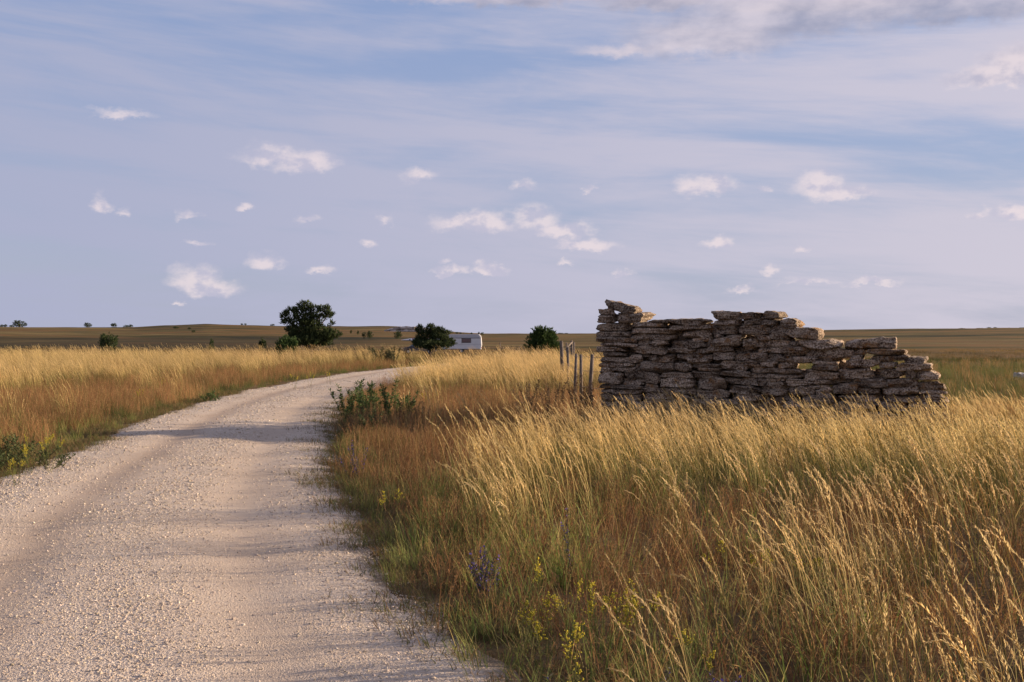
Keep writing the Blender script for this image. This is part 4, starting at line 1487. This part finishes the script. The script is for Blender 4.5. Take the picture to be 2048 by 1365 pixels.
for xx in (1.0, 1.65, 1.95):
    rr_ = .105 if xx < 1.2 else .07
    n_ = 14
    yv = -.42 * min(1, ((xx - L0) / (L1 - L0) / .42)) ** .8 - .006
    zc = .02 + .34 * (1 - min(1, (xx - L0) / (L1 - L0) / .5)) ** 1.3 * .6 + .22 * min(1, ((xx - L0) / (L1 - L0) / .38)) ** .85
    Vp = [(xx + rr_ * math.cos(6.2832 * j / n_), q, zc + rr_ * math.sin(6.2832 * j / n_)) for q in (yv - .012, yv + .09) for j in range(n_)]
    mesh_obj('porthole', Vp, [tuple(range(n_)), tuple(range(n_, 2 * n_))[::-1]] + [(j, n_ + j, n_ + (j + 1) % n_, (j + 1) % n_) for j in range(n_)], M_trim, boat)
boxm('red_stripe', 1.25, 4.6, -.16, .16, .43, .50, M_red, boat)

# ------------------------------------------------------------------ plants that can be told apart
def plant(name, x, y, label, cat, group=None, rz=0.0):
    return empty(name, (x, y, float(tz(x, y)) - .01), label, cat, group, rz)


def yellow_plant(x, y, h, seed, label, group, spikes=1):
    r = np.random.default_rng(seed)
    e = plant('yellow_flower_plant', x, y, label, 'flower', group)
    for s in range(spikes):
        gs, gf, gl = Geo(), Geo(), Geo()
        ph = r.uniform(0, 6.28)
        b0 = np.array([r.normal() * .05 * (spikes > 1), r.normal() * .05 * (spikes > 1), -.03])
        pts = bend_curve(b0, h * r.uniform(.8, 1.05), ph, r.uniform(0, .15) + .15 * (s > 0), r.uniform(0, .3), 0, 8)
        gs.tube(pts, [.003 - .0003 * j for j in range(9)], [(0.18, 0.16, 0.05)] * 9, 4)
        P_ = np.array(pts)
        for _ in range(46):
            t = r.uniform(.05, .75); i0 = int(t * 8)
            p = P_[i0] + (P_[i0 + 1] - P_[i0]) * (t * 8 - i0)
            d = rand_unit(r); d[2] = abs(d[2]) * .5 + .1; d /= np.linalg.norm(d)
            gl.diamond(p, d, np.cross(d, rand_unit(r)), r.uniform(.015, .035), .004, lerp((0.09, 0.13, 0.03), (0.20, 0.19, 0.05), r.uniform()))
        # panicle: short side branches carrying little clusters, wider below
        t0 = r.uniform(.62, .80)
        gf.tube([P_[int(t0 * 8)], P_[7], P_[8]], [.0016, .0013, .001], [(0.2, 0.19, 0.05)] * 3, 3)
        for _ in range(int(r.integers(16, 30))):
            t = r.uniform(t0, 1); i0 = min(int(t * 8), 7)
            p = P_[i0] + (P_[i0 + 1] - P_[i0]) * (t * 8 - i0)
            d = rand_unit(r); d[2] = abs(d[2]) * .6 + .45; d /= np.linalg.norm(d)
            L = r.uniform(.01, .085) * (1.12 - t) / (1.12 - t0)
            c = lerp((0.34, 0.30, 0.035), (0.60, 0.46, 0.035), r.uniform())
            gf.tube([p, p + d * L], [.0011, .0009], [(0.2, 0.19, 0.05)] * 2, 3)
            for q in range(4):
                gf.octa(p + d * L * r.uniform(.35, 1.05) + rand_unit(r) * .004, r.uniform(.0022, .0048), c)
        geo_obj('stem', gs, M_leaf, e); geo_obj('leaves', gl, M_leaf, e); geo_obj('flower_head', gf, M_leaf, e)
    return e


def blue_plant(x, y, h, seed, label, group, n=7):
    r = np.random.default_rng(seed)
    e = plant('blue_flower_plant', x, y, label, 'flower', group)
    for s in range(n):
        gs, gf = Geo(), Geo()
        ph = r.uniform(0, 6.28)
        pts = bend_curve((r.normal() * .03, r.normal() * .03, -.03), h * r.uniform(.65, 1.05), ph, r.uniform(.0, .4) * (n > 1), r.uniform(0, .3), 0, 8)
        gs.tube(pts, [.0035 - .0003 * j for j in range(9)], [(0.07, 0.06, 0.05)] * 9, 4)
        P_ = np.array(pts)
        for _ in range(60):
            t = r.uniform(.2, 1); i0 = min(int(t * 8), 7)
            p = P_[i0] + (P_[i0 + 1] - P_[i0]) * (t * 8 - i0)
            d = rand_unit(r); d[2] = abs(d[2]) * .6 + .2; d /= np.linalg.norm(d)
            if r.uniform() < .7:
                gs.diamond(p, d, np.cross(d, rand_unit(r)), r.uniform(.015, .045), .007, lerp((0.05, 0.05, 0.04), (0.11, 0.09, 0.065), r.uniform()))
            elif t > .35:
                gf.diamond(p, d, np.cross(d, rand_unit(r)), r.uniform(.012, .02), .011, lerp((0.085, 0.065, 0.34), (0.16, 0.10, 0.38), r.uniform()))
        geo_obj('stem', gs, M_leaf, e); geo_obj('flowers', gf, M_leaf, e)
    return e


def leafy_plant(x, y, h, seed, label, cat, n=9, spread=.3, pal=((0.030, 0.055, 0.018), (0.085, 0.12, 0.035)), leaf=.06, group=None, name='leafy_plant', lean=.5):
    r = np.random.default_rng(seed)
    e = plant(name, x, y, label, cat, group)
    gs, gl = Geo(), Geo()
    for s in range(n):
        ph = r.uniform(0, 6.28)
        b0 = np.array([np.clip(r.normal(), -1.1, 1.1) * spread * .5, np.clip(r.normal(), -1.1, 1.1) * spread * .5, -.04])
        pts = bend_curve(b0, h * r.uniform(.6, 1.05), ph, r.uniform(.0, lean), r.uniform(0, lean), 0, 8)
        gs.tube(pts, [.006 - .0005 * j for j in range(9)], [(0.10, 0.075, 0.04)] * 9, 4)
        P_ = np.array(pts)
        for _ in range(int(70 * h / .6)):
            t = r.uniform(.1, 1) ** .8; i0 = min(int(t * 8), 7)
            p = P_[i0] + (P_[i0 + 1] - P_[i0]) * (t * 8 - i0)
            d = rand_unit(r); d[2] = abs(d[2]) * .6 + .25; d /= np.linalg.norm(d)
            gl.diamond(p, d, np.cross(d, rand_unit(r)), leaf * r.uniform(.6, 1.3), leaf * .32, lerp(pal[0], pal[1], r.uniform()))
    geo_obj('stem', gs, M_leaf, e); geo_obj('leaves', gl, M_leaf, e)
    return e


# yellow spikes on the right verge: (px of head, row of head top, height)
YG = 'yellow flower spikes among the grass of the right verge'
YL = 'slender plant with a small yellow flower spike in the grass of the right verge'
def head_at(px, row, h):
    dep = (EYE - h) * F / (row - HROW)
    return (px - 1024) / F * dep, dep


yl = [(1030, 1155, .42, 1), (1078, 1095, .48, 1), (1092, 1165, .40, 2), (1128, 1150, .42, 2), (1184, 1168, .38, 1), (1150, 1215, .40, 1),
      (1205, 1180, .36, 1), (1085, 1205, .36, 1), (1145, 1250, .40, 1), (1262, 1172, .36, 2), (1290, 1182, .34, 2), (1385, 1240, .30, 1), (1410, 1280, .32, 1),
      (1158, 1320, .36, 1), (1075, 1340, .30, 1), (760, 965, .40, 1), (790, 975, .38, 1), (845, 780, .45, 2), (875, 778, .42, 1), (1000, 1335, .22, 1), (1440, 1075, .34, 2), (1500, 1082, .32, 2), (1560, 1090, .32, 2), (1620, 1090, .32, 2)]
YSETS = {0: ('slender yellow flower spike in the dry grass beside the bushy violet-blue clump', 'yellow spikes near the violet-blue clump'),
         1: ('yellow flower spike in the brown undergrowth beside the large yellow flower cone', 'yellow spikes near the large yellow cone'),
         2: ('yellow flower spike low in the dark undergrowth near the low violet-blue flowers', 'yellow spikes near the low blue flowers'),
         3: ('small yellow spike in the green grass between gravel and golden stand', 'yellow spikes in the green verge'),
         4: ('yellow spike in the reddish undergrowth behind the dark roadside shrub', 'yellow spikes behind the roadside shrub'),
         5: ('low yellow flowers at the front foot of the tall golden stand', 'yellow flowers at the foot of the golden stand')}
yset = [0, 0, 0, 0, 1, 0, 1, 0, 0, 1, 1, 1, 2, 2, 2, 3, 3, 4, 4, 3, 5, 5, 5, 5]
for i, (px, row, h, ns) in enumerate(yl):
    X, Y = head_at(px, row, h)
    yellow_plant(X, Y, h, 900 + i, *YSETS[yset[i]], ns)
X, Y = head_at(1238, 1132, .46)
yellow_plant(X, Y, .46, 950, 'large bright yellow branching flower cone standing out of the brown undergrowth', None, 4)
for i, (px, row, h) in enumerate(((590, 745, .5), (620, 742, .5), (655, 738, .5), (280, 770, .45), (105, 860, .5), (80, 855, .45), (55, 880, .4), (15, 905, .35), (320, 755, .4))):
    X, Y = head_at(px, row, h)
    yellow_plant(X, Y, h, 960 + i, *(('yellow flowers on the left verge just before the road bend', 'yellow flowers before the bend') if i < 3 else ('yellow flowers among the dark green weeds on the left verge', 'yellow flowers among the left weeds') if 4 <= i < 8 else ('yellow flowers in the brown undergrowth of the left field', 'yellow flowers in the left field')), 3)

blue_plant(*head_at(970, 1080, .36), .36, 1000, 'bushy clump of violet-blue flowers in green grass near the road', None, 14)
blue_plant(*head_at(1140, 995, .55), .55, 1001, 'single tall dark spike with violet-blue flowers in the golden grass', None, 2)
BG_, BL_ = 'low violet-blue flowers in the undergrowth', 'low plant with a few violet-blue flowers in the undergrowth'
for i, (px, row, h, n_) in enumerate(((1285, 1318, .30, 5), (1472, 1335, .26, 5), (1110, 1345, .2, 2), (1085, 1350, .2, 2), (1465, 1335, .26, 3))):
    X, Y = head_at(px, row, h)
    blue_plant(X, Y, h, 1010 + i, BL_, BG_, n_)
for i, (px, row, h, n_) in enumerate(((672, 872, .42, 4), (684, 885, .4, 3), (665, 905, .3, 2))):
    X, Y = head_at(px, row, h)
    blue_plant(X + .22, Y, h, 1020 + i, 'violet-blue flowers overhanging the gravel where the wall\'s shadow crosses', 'blue flowers at the road edge', n_)

# dark leafy shrub leaning over the right road edge, and other leafy plants
X, Y = head_at(715, 752, .85)
leafy_plant(X + .35, Y, 0.80, 1100, 'dark green leafy shrub with upright shoots at the right edge of the gravel road', 'shrub', 48, .95, ((0.030, 0.055, 0.018), (0.095, 0.13, 0.038)), leaf=.066, name='roadside_shrub', lean=.35)
X, Y = head_at(665, 800, .6)
leafy_plant(X + .62, Y, .55, 1101, 'small leafy sprig reaching out over the gravel beside the dark shrub', 'shrub', 10, .22, ((0.030, 0.048, 0.018), (0.10, 0.115, 0.042)), leaf=.05, name='roadside_shrub', lean=.6)
X, Y = head_at(765, 693, 1.05)
leafy_plant((762 - 1024) / F * 58, 58, .95, 1102, 'dark brown-headed weed clump where the road disappears round the bend', 'weed clump', 34, 1.3, ((0.040, 0.048, 0.022), (0.085, 0.075, 0.035)), .10, name='weed_clump', lean=.35)
X, Y = head_at(40, 855, .45)
leafy_plant(X - .35, Y + .3, .42, 1103, 'larger dark green leafy weed clump on the left verge among yellow flowers', 'weed clump', 30, .6, ((0.035, 0.055, 0.02), (0.10, 0.115, 0.04)), leaf=.045, name='weed_clump', lean=.6)
X, Y = head_at(85, 875, .4)
leafy_plant(X - .3, Y + .4, .36, 1104, 'lower dark green leafy weeds between the larger weed clump and the gravel', 'weed clump', 26, .55, ((0.035, 0.055, 0.02), (0.10, 0.115, 0.04)), leaf=.042, name='weed_clump', lean=.7)
X, Y = head_at(425, 778, .3)
leafy_plant(X - .1, Y + .25, .3, 1105, 'small dusty green plant at the left road edge before the bend', 'weed clump', 12, .3, leaf=.06, name='weed_clump', lean=.8)
for i, (px, row) in enumerate(((790, 782), (832, 795), (735, 812))):
    X, Y = head_at(px, row, .5)
    leafy_plant(X, Y, .5, 1140 + i, 'scruffy dark brown weeds in the reddish grass right of the roadside shrub', 'weed clump', 14, .55, ((0.055, 0.045, 0.025), (0.14, 0.085, 0.045)), .04, 'brown weeds by the roadside shrub', 'dead_weed', .5)
# tall dark dock stems left of the wall
for i, (px, row) in enumerate(((1075, 738), (1105, 728), (1135, 735), (1160, 742), (1060, 760), (1180, 755))):
    X, Y = head_at(px, row, .95)
    dep_ = 20.5 + (i % 3) * .9
    X = (px - 1024) / F * dep_
    leafy_plant(X, dep_, .85, 1120 + i, 'tall dark brown dead weed stems beside the left end of the stone wall', 'weed clump', 7, .35, ((0.07, 0.045, 0.03), (0.17, 0.10, 0.05)), .045, 'dead weeds beside the wall', 'dead_weed', .3)
# white stone in the grass right of the wall
xw, yw = at(2040, 40)
o = bpy.data.objects.new('pale_boulder', stone_mesh('pale_boulder', .40, .34, .34, 77))
o.data.materials[0] = flat_mat('pale_stone', (.40, .37, .35), .9, .1, .15, 8, .01)
COL.objects.link(o)
o.location = (xw, yw, float(tz(xw, yw)) + .07)
tag(o, 'pale boulder in the green hollow beyond the right end of the wall', 'boulder')
